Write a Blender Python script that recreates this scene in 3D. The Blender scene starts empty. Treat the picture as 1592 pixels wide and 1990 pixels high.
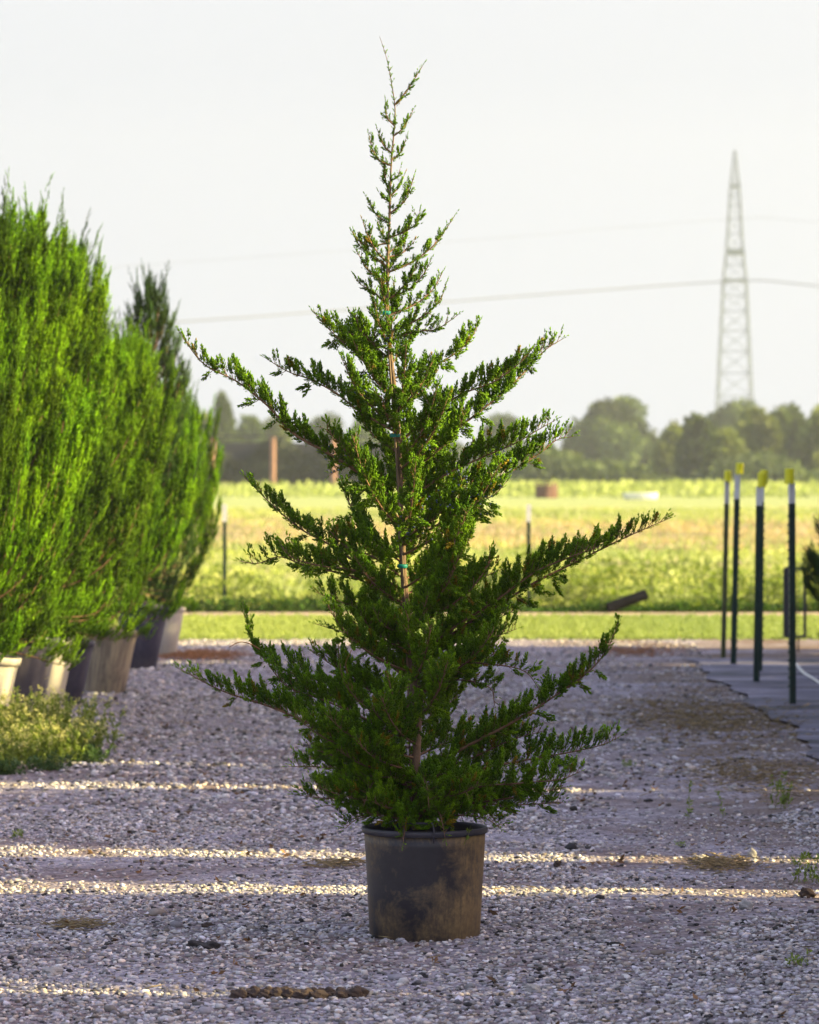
import bpy, math, random
import numpy as np
from mathutils import Vector, Matrix

# ------------------------------------------------------------------ camera, sky, sun, exposure
scene = bpy.context.scene
COL = scene.collection
R = math.radians
CAM_H = 1.56
F_PX = 7600.0                       # focal length in photo pixels
HORIZ = 910.0

cam_d = bpy.data.cameras.new('camera'); cam = bpy.data.objects.new('camera', cam_d); COL.objects.link(cam)
cam_d.sensor_fit = 'HORIZONTAL'; cam_d.sensor_width = 36.0
cam_d.lens = 36.0 * F_PX / 1592.0
cam_d.clip_start = 0.1; cam_d.clip_end = 6000
cam.location = (0, 0, CAM_H)
cam.rotation_euler = (R(90) - math.atan((995 - HORIZ) / F_PX), 0, 0)
cam_d.dof.use_dof = True; cam_d.dof.focus_distance = 13.0; cam_d.dof.aperture_fstop = 8.0
scene.camera = cam

SUN_EL, SUN_AZ = 24.0, 6.0          # azimuth: degrees from +X towards the camera
world = bpy.data.worlds.new('World'); scene.world = world; world.use_nodes = True
nt = world.node_tree; nt.nodes.clear()
out = nt.nodes.new('ShaderNodeOutputWorld'); bg = nt.nodes.new('ShaderNodeBackground')
sky = nt.nodes.new('ShaderNodeTexSky'); sky.sky_type = 'NISHITA'; sky.sun_disc = False
sky.sun_elevation = R(SUN_EL); sky.sun_rotation = R(90 + SUN_AZ); sky.dust_density = 3.0; sky.air_density = 1.3
tc = nt.nodes.new('ShaderNodeTexCoord'); sx = nt.nodes.new('ShaderNodeSeparateXYZ')
mr = nt.nodes.new('ShaderNodeMapRange'); mr.inputs[1].default_value = 0.10; mr.inputs[2].default_value = 0.45
mr.inputs[3].default_value = 0.0; mr.inputs[4].default_value = 0.72
mx = nt.nodes.new('ShaderNodeMix'); mx.data_type = 'RGBA'
nt.links.new(tc.outputs['Generated'], sx.inputs[0]); nt.links.new(sx.outputs['Z'], mr.inputs[0])
nt.links.new(mr.outputs[0], mx.inputs[0])
mx.inputs[6].default_value = (1.96, 2.03, 2.20, 1)          # the pale humid haze low in the sky
gn = nt.nodes.new('ShaderNodeMix'); gn.data_type = 'RGBA'; gn.blend_type = 'MULTIPLY'; gn.inputs[0].default_value = 1.0
gn.inputs[7].default_value = (1.48, 1.25, 1.31, 1)           # added gain and mauve tint on the unseen upper sky, lifting and colouring the shade
nt.links.new(sky.outputs[0], gn.inputs[6]); nt.links.new(gn.outputs[2], mx.inputs[7]); nt.links.new(mx.outputs[2], bg.inputs['Color'])
bg.inputs['Strength'].default_value = 0.1
nt.links.new(bg.outputs[0], out.inputs[0])

sd = bpy.data.lights.new('sun', 'SUN'); so = bpy.data.objects.new('sun', sd); COL.objects.link(so)
sd.energy = 5.0; sd.angle = R(0.5); sd.color = (1.0, 0.835, 0.36)
sun_dir = Vector((math.cos(R(SUN_EL)) * math.cos(R(SUN_AZ)), -math.cos(R(SUN_EL)) * math.sin(R(SUN_AZ)), math.sin(R(SUN_EL))))
so.rotation_euler = sun_dir.to_track_quat('Z', 'Y').to_euler()
so.location = (20, 5, 15)

scene.view_settings.view_transform = 'Standard'; scene.view_settings.look = 'None'
scene.view_settings.exposure = 1.95; scene.view_settings.gamma = 1.0
scene.render.engine = 'CYCLES'
scene.cycles.max_bounces = 6; scene.cycles.diffuse_bounces = 3; scene.cycles.transmission_bounces = 3
scene.cycles.transparent_max_bounces = 8; scene.cycles.volume_bounces = 0
scene.cycles.use_denoising = True

# ------------------------------------------------------------------ helpers
def P(px, py, d):
    """world point seen at photo pixel px,py at distance d"""
    return np.array(((px - 796) / F_PX * d, d, CAM_H + (HORIZ - py) / F_PX * d))
def gd(py):                           # distance of the ground point seen at row py
    return CAM_H * F_PX / (py - HORIZ)

def mesh(name, v, f, mat, parent=None, tint=None, smooth=False, uv=None):
    v = np.asarray(v, dtype=np.float32).reshape(-1, 3); me = bpy.data.meshes.new(name)
    if isinstance(f, np.ndarray):
        k = f.shape[1]; n = len(f)
        me.vertices.add(len(v)); me.vertices.foreach_set('co', v.ravel())
        me.loops.add(n * k); me.loops.foreach_set('vertex_index', f.astype(np.int32).ravel())
        me.polygons.add(n); me.polygons.foreach_set('loop_start', np.arange(0, n * k, k, dtype=np.int32))
        try: me.polygons.foreach_set('loop_total', np.full(n, k, dtype=np.int32))
        except Exception: pass
        me.update(calc_edges=True)
    else:
        me.from_pydata([tuple(p) for p in v], [], f)
    if smooth: me.polygons.foreach_set('use_smooth', np.ones(len(me.polygons), dtype=bool))
    if tint is not None:
        a = me.attributes.new('tint', 'FLOAT_COLOR', 'POINT')
        t = np.asarray(tint, dtype=np.float32)
        if t.ndim == 1: t = np.stack([t, t, t], 1)
        c = np.ones((len(v), 4), dtype=np.float32); c[:, :3] = t
        a.data.foreach_set('color', c.ravel())
    me.materials.append(mat)
    o = bpy.data.objects.new(name, me); COL.objects.link(o)
    if parent: o.parent = parent
    return o
def tag(o, label=None, cat=None, group=None, kind=None):
    if label: o['label'] = label
    if cat: o['category'] = cat
    if group: o['group'] = group
    if kind: o['kind'] = kind
    return o
def thing(name, label, cat, loc=(0, 0, 0), group=None, rot=(0, 0, 0)):
    o = bpy.data.objects.new(name, None); COL.objects.link(o); o.empty_display_size = 0.1
    o.location = tuple(float(c) for c in loc); o.rotation_euler = rot
    return tag(o, label, cat, group)
def kids(o): return [c for c in bpy.data.objects if c.parent == o]
def dup(root, loc, rot, scale=1.0, label=None, parent=None):
    r = root.copy(); COL.objects.link(r)
    if parent is None:
        r.location = loc; r.rotation_euler = rot
        r.scale = (scale,) * 3 if not isinstance(scale, tuple) else scale
        if label: r['label'] = label
    else: r.parent = parent
    for c in kids(root): dup(c, None, None, parent=r)
    return r

class MB:
    def __init__(s): s.v = []; s.f = []
    def add(s, v, f):
        b = len(s.v); s.v += [tuple(map(float, p)) for p in v]; s.f += [tuple(i + b for i in q) for q in f]
    def box(s, c, sz, rot=None):
        x, y, z = [a / 2 for a in sz]; vs = [Vector(p) for p in ((-x,-y,-z),(x,-y,-z),(x,y,-z),(-x,y,-z),(-x,-y,z),(x,-y,z),(x,y,z),(-x,y,z))]
        if rot is not None: vs = [rot @ p for p in vs]
        s.add([p + Vector(c) for p in vs], [(0,3,2,1),(4,5,6,7),(0,1,5,4),(1,2,6,5),(2,3,7,6),(3,0,4,7)])
    def tube(s, pts, r, n=6, cap=True):
        v, f = tube_np(np.array([tuple(p) for p in pts], float), r, n)
        b = len(s.v); s.v += [tuple(p) for p in v]; s.f += [tuple(int(i) + b for i in q) for q in f]
        if cap:
            s.f.append(tuple(b + i for i in range(n))[::-1]); m = len(v) - n; s.f.append(tuple(b + m + i for i in range(n)))
    def lathe(s, prof, n=40, wob=None):
        b = len(s.v)
        for (r, z) in prof:
            for k in range(n):
                a = 2 * math.pi * k / n
                rr = r * (1 + (wob(a, z) if wob else 0))
                s.v.append((rr * math.cos(a), rr * math.sin(a), z))
        for i in range(len(prof) - 1):
            for k in range(n):
                s.f.append((b + i*n + k, b + i*n + (k+1) % n, b + (i+1)*n + (k+1) % n, b + (i+1)*n + k))
    def build(s, name, mat, parent=None, smooth=False):
        return mesh(name, np.array(s.v), s.f, mat, parent, smooth=smooth)

def tube_np(pts, r, n=5):
    pts = np.asarray(pts, float); m = len(pts)
    r = np.full(m, r) if np.isscalar(r) else np.asarray(r, float)
    t = np.gradient(pts, axis=0); t /= np.linalg.norm(t, axis=1)[:, None] + 1e-9
    ref = np.array([0.31, 0.2, 0.93]) if abs(t[:, 2]).mean() < .8 else np.array([.95, .3, .1])
    a = np.cross(t, ref); a /= np.linalg.norm(a, axis=1)[:, None] + 1e-9; b = np.cross(t, a)
    an = np.arange(n) * 2 * math.pi / n
    v = pts[:, None, :] + r[:, None, None] * (a[:, None, :] * np.cos(an)[None, :, None] + b[:, None, :] * np.sin(an)[None, :, None])
    i = np.arange(m - 1)[:, None]; k = np.arange(n)[None, :]; k2 = (k + 1) % n
    f = np.stack([i*n + k, i*n + k2, (i+1)*n + k2, (i+1)*n + k], -1).reshape(-1, 4)
    return v.reshape(-1, 3), f
def join_np(parts):
    vs, fs, b = [], [], 0
    for v, f in parts: vs.append(v); fs.append(f + b); b += len(v)
    return np.concatenate(vs), np.concatenate(fs)
def spline(pts, step):
    """Catmull-Rom through pts, resampled at about step"""
    p = np.asarray(pts, float); p = np.vstack([2*p[0] - p[1], p, 2*p[-1] - p[-2]]); o = []
    for i in range(1, len(p) - 2):
        for t in np.linspace(0, 1, 12, endpoint=False):
            o.append(0.5*((2*p[i]) + (-p[i-1] + p[i+1])*t + (2*p[i-1] - 5*p[i] + 4*p[i+1] - p[i+2])*t*t + (-p[i-1] + 3*p[i] - 3*p[i+1] + p[i+2])*t**3))
    o.append(p[-2]); o = np.array(o)
    s = np.concatenate([[0], np.cumsum(np.linalg.norm(np.diff(o, axis=0), axis=1))])
    n = max(3, int(s[-1] / step) + 1); q = np.linspace(0, s[-1], n)
    return np.stack([np.interp(q, s, o[:, k]) for k in range(3)], 1), s[-1]

# value noise
_rn = np.random.RandomState(5); _tab = _rn.rand(256, 256)
def vnoise(x, y):
    x = np.asarray(x, float); y = np.asarray(y, float)
    xi = np.floor(x).astype(int); yi = np.floor(y).astype(int); fx = x - xi; fy = y - yi
    fx = fx*fx*(3 - 2*fx); fy = fy*fy*(3 - 2*fy)
    g = lambda i, j: _tab[(xi + i) & 255, (yi + j) & 255]
    return (g(0,0)*(1-fx) + g(1,0)*fx)*(1-fy) + (g(0,1)*(1-fx) + g(1,1)*fx)*fy

# ------------------------------------------------------------------ materials
def nmat(name):
    m = bpy.data.materials.new(name); m.use_nodes = True; t = m.node_tree
    return m, t, t.nodes['Principled BSDF'], t.nodes['Material Output']
def N(t, typ, **kw):
    n = t.nodes.new(typ)
    for k, v in kw.items(): setattr(n, k, v)
    return n
def noise(t, scale, detail=3, rough=.55, vec=None, dist=0):
    n = N(t, 'ShaderNodeTexNoise'); n.inputs['Scale'].default_value = scale; n.inputs['Detail'].default_value = detail
    n.inputs['Roughness'].default_value = rough; n.inputs['Distortion'].default_value = dist
    if vec is not None: t.links.new(vec, n.inputs['Vector'])
    return n
def ramp(t, src, stops):
    r = N(t, 'ShaderNodeValToRGB'); e = r.color_ramp.elements
    while len(e) < len(stops): e.new(0.5)
    for i, (p, c) in enumerate(stops): e[i].position = p; e[i].color = (*c, 1) if len(c) == 3 else c
    t.links.new(src, r.inputs[0]); return r
def mixc(t, fac, a, b, mode='MIX'):
    m = N(t, 'ShaderNodeMix', data_type='RGBA', blend_type=mode)
    for i, s in ((0, fac), (6, a), (7, b)):
        if hasattr(s, 'is_linked') or hasattr(s, 'links'): t.links.new(s, m.inputs[i])
        elif i == 0: m.inputs[0].default_value = s
        else: m.inputs[i].default_value = (*s, 1)
    return m.outputs[2]
def simple(name, col, rough=.6, var=.25, scale=8, bump=.0, spec=.4, metal=0.0, col2=None):
    m, t, b, o = nmat(name); g = N(t, 'ShaderNodeNewGeometry')
    tcn = N(t, 'ShaderNodeTexCoord')
    n = noise(t, scale, 5, .6, tcn.outputs['Object'])
    c2 = col2 or tuple(c * (1 - var) for c in col); c1 = tuple(c * (1 + var) for c in col) if not col2 else col
    r = ramp(t, n.outputs[0], [(.3, c2), (.7, c1)])
    t.links.new(r.outputs[0], b.inputs['Base Color']); b.inputs['Roughness'].default_value = rough
    b.inputs['Specular IOR Level'].default_value = spec; b.inputs['Metallic'].default_value = metal
    if bump:
        bn = N(t, 'ShaderNodeBump'); bn.inputs['Strength'].default_value = bump; bn.inputs['Distance'].default_value = .01
        t.links.new(n.outputs[0], bn.inputs['Height']); t.links.new(bn.outputs[0], b.inputs['Normal'])
    return m
def leafmat(name, col, trans=.3, rough=.5, nscale=3.0, col2=None, spec=.3):
    m, t, b, o = nmat(name)
    a = N(t, 'ShaderNodeAttribute', attribute_name='tint'); tcn = N(t, 'ShaderNodeTexCoord')
    n = noise(t, nscale, 3, .6, tcn.outputs['Object'])
    base = mixc(t, n.outputs[0], col, col2 or tuple(c * .7 for c in col))
    c = mixc(t, 1.0, base, a.outputs['Color'], 'MULTIPLY')
    t.links.new(c, b.inputs['Base Color']); b.inputs['Roughness'].default_value = rough
    b.inputs['Specular IOR Level'].default_value = spec
    tr = N(t, 'ShaderNodeBsdfTranslucent'); c2 = mixc(t, 1.0, c, (1.25, 1.3, .55), 'MULTIPLY'); t.links.new(c2, tr.inputs[0])
    ms = N(t, 'ShaderNodeMixShader'); ms.inputs[0].default_value = trans
    t.links.new(b.outputs[0], ms.inputs[1]); t.links.new(tr.outputs[0], ms.inputs[2]); t.links.new(ms.outputs[0], o.inputs[0])
    return m

M = {}
M['bark'] = simple('cedar_bark', (.15, .10, .065), .85, .35, 30, .5, .2)
M['twig'] = simple('twig_bark', (.17, .10, .055), .8, .3, 40, 0, .2)
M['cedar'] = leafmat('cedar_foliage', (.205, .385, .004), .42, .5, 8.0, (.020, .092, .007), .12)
M['row'] = leafmat('row_foliage', (.205, .375, .003), .36, .6, 3.5, (.035, .115, .003), .10)  # dark second colour puts shadows among the plumes into the leaf colour
M['row_dark'] = leafmat('dark_foliage', (.055, .12, .018), .25, .55, 2.0, None, .12)
M['dead'] = simple('dead_foliage', (.28, .12, .04), .8, .3, 30)
M['tree_far'] = leafmat('far_leaves', (.11, .15, .03), .2, .7, .25, (.03, .055, .025))
M['tree_olive'] = leafmat('olive_leaves', (.21, .24, .04), .25, .7, .25, (.06, .095, .025))
M['grass'] = leafmat('grass_blades', (.34, .40, .12), .3, .6, .25, (.31, .36, .13))
M['drygrass'] = leafmat('dry_grass_blades', (.44, .37, .24), .25, .7, .25, (.36, .29, .19))
M['lawn'] = leafmat('lawn_blades', (.25, .33, .10), .3, .6, .25, (.23, .29, .09))
M['weed'] = leafmat('weed_leaves', (.20, .27, .04), .3, .6, 3)
M['weed_dark'] = leafmat('dark_weed_leaves', (.06, .12, .03), .2, .6, 3)
M['weedflower'] = leafmat('weed_flowers', (.62, .60, .26), .3, .7, 3)
M['straw'] = leafmat('straw', (.30, .22, .11), .1, .8, 6)
M['berry'] = simple('berry_skin', (.07, .10, .17), .5, .3, 60)
M['blackplastic'] = simple('black_plastic', (.035, .033, .045), .55, .4, 6, .05)
M['pipe'] = simple('black_pipe', (.008, .008, .01), .8, .3, 6, 0, .1)
M['ribbon'] = simple('green_tie_tape', (.0, .16, .13), .5, .1)
M['stake'] = simple('bamboo_stake', (.15, .10, .06), .7, .2, 20)
M['soil'] = simple('potting_soil', (.05, .035, .028), .95, .4, 40, .6)
M['postgreen'] = simple('green_post_paint', (.006, .028, .020), .6, .4, 12)
M['postwhite'] = simple('white_post_paint', (.62, .62, .60), .6, .1, 10)
M['postlit'] = simple('sunlit_green_paint', (.10, .12, .055), .7, .3, 12)  # lit copy of the post paint: sunlight put into a brighter colour
M['cap'] = simple('yellow_cap_plastic', (.72, .70, .02), .4, .08, 10)
M['wood'] = simple('weathered_timber', (.26, .14, .10), .85, .3, 2)
M['hedge'] = leafmat('hedge_leaves', (.06, .075, .045), .15, .8, 1)
M['shade'] = simple('black_shade_cloth', (.022, .022, .032), .9, .3, 1)
M['steel'] = simple('galvanised_steel', (.13, .16, .21), .5, .2, 1, 0, .5, .4)
M['wire'] = simple('fence_wire', (.16, .15, .13), .6, .2, 4)
M['powerwire'] = simple('power_wire', (.10, .11, .14), .6, .1, 1)
M['white'] = simple('white_tank', (.75, .76, .78), .4, .06, 3)
M['rust'] = simple('rusty_brown', (.12, .06, .045), .9, .4, 5, .2)
M['hose'] = simple('pale_hose', (.66, .64, .60), .5, .1)
M['clod'] = simple('dry_mud', (.05, .032, .025), .95, .4, 40, .5)
M['darkclod'] = simple('dark_mud', (.025, .02, .02), .9, .4, 40, .5)
M['rock'] = simple('limestone', (.30, .28, .27), .9, .25, 30, .4)
M['deadleafs'] = leafmat('dry_leaf_bits', (.24, .12, .055), .1, .8, 20, (.12, .07, .04))
M['deadleaf'] = simple('brown_leaf', (.30, .13, .05), .8, .2, 50)

# stones of the gravel: colour per stone
m, t, b, o = nmat('gravel_stones')
a = N(t, 'ShaderNodeAttribute', attribute_name='tint'); tcn = N(t, 'ShaderNodeTexCoord')
n = noise(t, 60, 4, .6, tcn.outputs['Object'])
r = ramp(t, n.outputs[0], [(.25, (.72, .70, .70)), (.75, (1.15, 1.13, 1.12))])
t.links.new(mixc(t, 1.0, a.outputs['Color'], r.outputs[0], 'MULTIPLY'), b.inputs['Base Color'])
b.inputs['Roughness'].default_value = .85; b.inputs['Specular IOR Level'].default_value = .25
M['gravel'] = m

# packed gravel sheet: pebbly cells, dusty and muddy patches
m, t, b, o = nmat('packed_gravel'); g = N(t, 'ShaderNodeNewGeometry'); pos = g.outputs['Position']
v1 = N(t, 'ShaderNodeTexVoronoi'); v1.inputs['Scale'].default_value = 45; t.links.new(pos, v1.inputs['Vector'])
v2 = N(t, 'ShaderNodeTexVoronoi'); v2.inputs['Scale'].default_value = 95; t.links.new(pos, v2.inputs['Vector'])
rgb = N(t, 'ShaderNodeSeparateColor'); t.links.new(v1.outputs['Color'], rgb.inputs[0])
rgb2 = N(t, 'ShaderNodeSeparateColor'); t.links.new(v2.outputs['Color'], rgb2.inputs[0])
r1 = ramp(t, rgb.outputs[0], [(0, (.07, .06, .075)), (.35, (.19, .165, .20)), (.7, (.32, .285, .335)), (1, (.52, .48, .50))])
r2 = ramp(t, rgb2.outputs[0], [(0, (.08, .07, .085)), (.5, (.24, .21, .25)), (1, (.42, .38, .41))])
c = mixc(t, .45, r1.outputs[0], r2.outputs[0])
mpd = N(t, 'ShaderNodeMapping'); mpd.inputs['Scale'].default_value = (.8, 1.5, 1); t.links.new(pos, mpd.inputs[0]); pa = noise(t, 1.1, 6, .62, mpd.outputs[0], .6); rp = ramp(t, pa.outputs[0], [(.42, (0, 0, 0)), (.62, (1, 1, 1))])
c = mixc(t, rp.outputs[0], c, mixc(t, 1.0, c, (.58, .47, .41), 'MULTIPLY'))
# straw and mulch litter along the edge of the mat
sp = N(t, 'ShaderNodeSeparateXYZ'); t.links.new(pos, sp.inputs[0])
mpx = N(t, 'ShaderNodeMapRange'); mpx.inputs[1].default_value = .75; mpx.inputs[2].default_value = 1.9; t.links.new(sp.outputs[0], mpx.inputs[0])
mp = N(t, 'ShaderNodeMapping'); mp.inputs['Scale'].default_value = (.8, 1.2, 1); t.links.new(pos, mp.inputs[0])
pn = noise(t, 1.3, 6, .65, mp.outputs[0], .5); rn_ = ramp(t, pn.outputs[0], [(.40, (0, 0, 0)), (.58, (1, 1, 1))])
mm = N(t, 'ShaderNodeMath', operation='MULTIPLY'); t.links.new(mpx.outputs[0], mm.inputs[0]); t.links.new(rn_.outputs[0], mm.inputs[1])
fine = noise(t, 90, 3, .7, pos)
lit = ramp(t, fine.outputs[0], [(.35, (.07, .045, .035)), (.65, (.20, .14, .10))])
c = mixc(t, mm.outputs[0], c, lit.outputs[0])
t.links.new(c, b.inputs['Base Color']); b.inputs['Roughness'].default_value = .9; b.inputs['Specular IOR Level'].default_value = .2
bn = N(t, 'ShaderNodeBump'); bn.inputs['Strength'].default_value = 1.0; bn.inputs['Distance'].default_value = .012
t.links.new(v1.outputs['Distance'], bn.inputs['Height']); bn.invert = True; t.links.new(bn.outputs[0], b.inputs['Normal'])
M['packed'] = m

# the field
m, t, b, o = nmat('field_ground'); g = N(t, 'ShaderNodeNewGeometry'); pos = g.outputs['Position']
mp = N(t, 'ShaderNodeMapping'); mp.inputs['Scale'].default_value = (.03, .075, 1); t.links.new(pos, mp.inputs[0])
n1 = noise(t, 1.0, 5, .55, mp.outputs[0], .4)
r1 = ramp(t, n1.outputs[0], [(.36, (.40, .41, .15)), (.50, (.38, .35, .18)), (.60, (.32, .25, .17))])
n2 = noise(t, 1.6, 5, .7, pos); r2 = ramp(t, n2.outputs[0], [(.3, (.7, .7, .7)), (.7, (1.2, 1.2, 1.15))])
c = mixc(t, 1.0, r1.outputs[0], r2.outputs[0], 'MULTIPLY')
sp = N(t, 'ShaderNodeSeparateXYZ'); t.links.new(pos, sp.inputs[0])
far = N(t, 'ShaderNodeMapRange'); far.inputs[1].default_value = 125; far.inputs[2].default_value = 165; t.links.new(sp.outputs[1], far.inputs[0])
c = mixc(t, far.outputs[0], c, (.27, .31, .12))
t.links.new(c, b.inputs['Base Color']); b.inputs['Roughness'].default_value = .95; b.inputs['Specular IOR Level'].default_value = .1
bn = N(t, 'ShaderNodeBump'); bn.inputs['Strength'].default_value = .8; bn.inputs['Distance'].default_value = .12
n3 = noise(t, 5, 5, .7, pos); t.links.new(n3.outputs[0], bn.inputs['Height']); t.links.new(bn.outputs[0], b.inputs['Normal'])
M['field'] = m

# dusty woven weed mat
m, t, b, o = nmat('dusty_woven_mat'); g = N(t, 'ShaderNodeNewGeometry'); pos = g.outputs['Position']
mp = N(t, 'ShaderNodeMapping'); mp.inputs['Scale'].default_value = (.9, 2.2, 1); t.links.new(pos, mp.inputs[0])
n1 = noise(t, 1.2, 6, .62, mp.outputs[0], .7); r1 = ramp(t, n1.outputs[0], [(.38, (.015, .013, .022)), (.47, (.09, .078, .115)), (.56, (.14, .12, .17)), (.68, (.30, .27, .32))])
n2 = noise(t, 40, 3, .7, pos); r2 = ramp(t, n2.outputs[0], [(.3, (.75, .75, .75)), (.7, (1.15, 1.15, 1.15))])
t.links.new(mixc(t, 1.0, r1.outputs[0], r2.outputs[0], 'MULTIPLY'), b.inputs['Base Color']); b.inputs['Roughness'].default_value = .8
M['mat'] = m

# weathered nursery pots: plastic with dried mud
def potmat(name, base, mud, lo, hi, rough=.5, scale=(3, 3, 1.4)):
    m, t, b, o = nmat(name); tcn = N(t, 'ShaderNodeTexCoord')
    mp = N(t, 'ShaderNodeMapping'); mp.inputs['Scale'].default_value = scale; t.links.new(tcn.outputs['Object'], mp.inputs[0])
    n1 = noise(t, 1.6, 8, .68, mp.outputs[0], .8); f = ramp(t, n1.outputs[0], [(lo, (0, 0, 0)), (hi, (1, 1, 1))])
    st = N(t, 'ShaderNodeMapping'); st.inputs['Scale'].default_value = (30, 30, 2.5); t.links.new(tcn.outputs['Object'], st.inputs[0])
    n2 = noise(t, 1.0, 5, .7, st.outputs[0]); f2 = ramp(t, n2.outputs[0], [(.35, (.35, .35, .35)), (.62, (1, 1, 1))])
    fm = mixc(t, 1.0, f.outputs[0], f2.outputs[0], 'MULTIPLY')
    n3 = noise(t, 25, 5, .7, tcn.outputs['Object'])
    bs = mixc(t, n3.outputs[0], tuple(c * .6 for c in base), tuple(c * 1.5 for c in base))
    c = mixc(t, fm, bs, mud); t.links.new(c, b.inputs['Base Color']); b.inputs['Specular IOR Level'].default_value = .3
    rr = N(t, 'ShaderNodeMapRange'); rr.inputs[3].default_value = rough; rr.inputs[4].default_value = .92
    t.links.new(fm, rr.inputs[0]); t.links.new(rr.outputs[0], b.inputs['Roughness'])
    bn = N(t, 'ShaderNodeBump'); bn.inputs['Strength'].default_value = .25; bn.inputs['Distance'].default_value = .004
    t.links.new(n3.outputs[0], bn.inputs['Height']); t.links.new(bn.outputs[0], b.inputs['Normal'])
    return m
m, t, b, o = nmat('weathered_black_pot'); tcn = N(t, 'ShaderNodeTexCoord'); oc = tcn.outputs['Object']
sp = N(t, 'ShaderNodeSeparateXYZ'); t.links.new(oc, sp.inputs[0])
def mrange(src, a, b_, c_=0, d_=1):
    q = N(t, 'ShaderNodeMapRange'); q.inputs[1].default_value = a; q.inputs[2].default_value = b_; q.inputs[3].default_value = c_; q.inputs[4].default_value = d_; t.links.new(src, q.inputs[0]); return q.outputs[0]
def mth(op, a, b_):
    q = N(t, 'ShaderNodeMath', operation=op); q.use_clamp = op != 'ADD'
    for i_, s_ in enumerate((a, b_)):
        if isinstance(s_, (int, float)): q.inputs[i_].default_value = s_
        else: t.links.new(s_, q.inputs[i_])
    return q.outputs[0]
big = noise(t, 9, 7, .68, oc, .5); grain = noise(t, 60, 5, .75, oc)
low = mth('MULTIPLY', mrange(sp.outputs[2], .20, .02), .50); right = mth('MULTIPLY', mrange(sp.outputs[0], .02, .16), .72)
top = mth('MULTIPLY', mrange(sp.outputs[2], .30, .345), .45)
bias = mth('ADD', mth('ADD', low, right), top)
raw = mth('ADD', mth('ADD', mth('MULTIPLY', big.outputs[0], 1.0), mth('MULTIPLY', bias, .42)), mth('MULTIPLY', grain.outputs[0], .22))
stv = N(t, 'ShaderNodeMapping'); stv.inputs['Scale'].default_value = (70, 70, 9); t.links.new(oc, stv.inputs[0]); scuff = noise(t, 1, 6, .8, stv.outputs[0], .4)
fm = mth('MULTIPLY', mrange(raw, .66, 1.0), mrange(scuff.outputs[0], .30, .62, .35, 1.0))
n3 = noise(t, 30, 5, .7, oc)
bs = mixc(t, n3.outputs[0], (.007, .006, .010), (.024, .020, .028)); mud = mixc(t, grain.outputs[0], (.10, .062, .035), (.38, .26, .11))
t.links.new(mixc(t, fm, bs, mud), b.inputs['Base Color']); t.links.new(mrange(fm, 0, 1, .5, .92), b.inputs['Roughness'])
bn = N(t, 'ShaderNodeBump'); bn.inputs['Strength'].default_value = .35; bn.inputs['Distance'].default_value = .004
t.links.new(n3.outputs[0], bn.inputs['Height']); t.links.new(bn.outputs[0], b.inputs['Normal'])
M['pot_main'] = m
M['pot_black'] = potmat('black_pot', (.035, .032, .055), (.16, .14, .14), .50, .85, .4)
M['pot_tan'] = potmat('mud_coated_pot', (.09, .07, .07), (.36, .30, .20), .33, .55, .8)
M['pot_pale'] = potmat('sun_bleached_pot', (.30, .28, .28), (.44, .40, .32), .3, .55, .7)

# ------------------------------------------------------------------ ground
def sheet(name, x0, x1, y0, y1, z, mat):
    return tag(mesh(name, [(x0, y0, z), (x1, y0, z), (x1, y1, z), (x0, y1, z)], [(0, 1, 2, 3)], mat), kind='structure')
sheet('ground', -3000, 3000, -800, 4500, 0.0, M['field'])
def hgt(x, y):
    """surface of the gravel drive"""
    e = np.clip(np.minimum.reduce([(x + 4.2) / .6, (4.2 - x) / .6, (y - 8.2) / .6, (35.6 - y) / .6]), 0, 1)
    return .004 + e * (.010 * vnoise(x * 1.3 + 7, y * .8) + .009 * vnoise(x * 5, y * 5 + 9) + .004 * vnoise(x * 19, y * 19))
GX0, GX1, GY0, GY1 = -4.2, 4.2, 8.2, 35.6
nx, ny = 150, 500
X, Y = np.meshgrid(np.linspace(GX0, GX1, nx), np.linspace(GY0, GY1, ny))
V = np.stack([X, Y, hgt(X, Y)], -1).reshape(-1, 3)
i = np.arange(ny - 1)[:, None] * nx; k = np.arange(nx - 1)[None, :]
F = np.stack([i + k, i + k + 1, i + k + 1 + nx, i + k + nx], -1).reshape(-1, 4)
tag(mesh('gravel_drive', V, F, M['packed'], smooth=True), kind='structure')
# outer parts of the same gravel yard, beside and in front of what the camera sees
for nm, a in (('gravel_yard', (-16, GX0, -8, GY1)), ('gravel_yard', (GX1, 16, -8, GY1)), ('gravel_yard', (GX0, GX1, -8, GY0))):
    sheet(nm, a[0], a[1], a[2], a[3], .004, M['packed'])

# loose stones
ICO_V = []; ph = (1 + 5 ** .5) / 2
for s1 in (-1, 1):
    for s2 in (-ph, ph): ICO_V += [(0, s1, s2), (s1, s2, 0), (s2, 0, s1)]
ICO_V = np.array(ICO_V); ICO_V /= np.linalg.norm(ICO_V[0])
def ico_faces():
    f = []; d = np.linalg.norm(ICO_V[:, None] - ICO_V[None], axis=2); e = 1.0515
    for a_ in range(12):
        for b_ in range(a_ + 1, 12):
            for c_ in range(b_ + 1, 12):
                if abs(d[a_, b_] - e) < .02 and abs(d[b_, c_] - e) < .02 and abs(d[a_, c_] - e) < .02:
                    n_ = np.cross(ICO_V[b_] - ICO_V[a_], ICO_V[c_] - ICO_V[a_])
                    f.append((a_, b_, c_) if n_ @ ICO_V[a_] > 0 else (a_, c_, b_))
    return np.array(f)
ICO_F = ico_faces()
rs = np.random.RandomState(11)
def rotz(a):
    c, s = np.cos(a), np.sin(a); z = np.zeros_like(c); o_ = np.ones_like(c)
    return np.stack([np.stack([c, -s, z], -1), np.stack([s, c, z], -1), np.stack([z, z, o_], -1)], -2)
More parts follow.
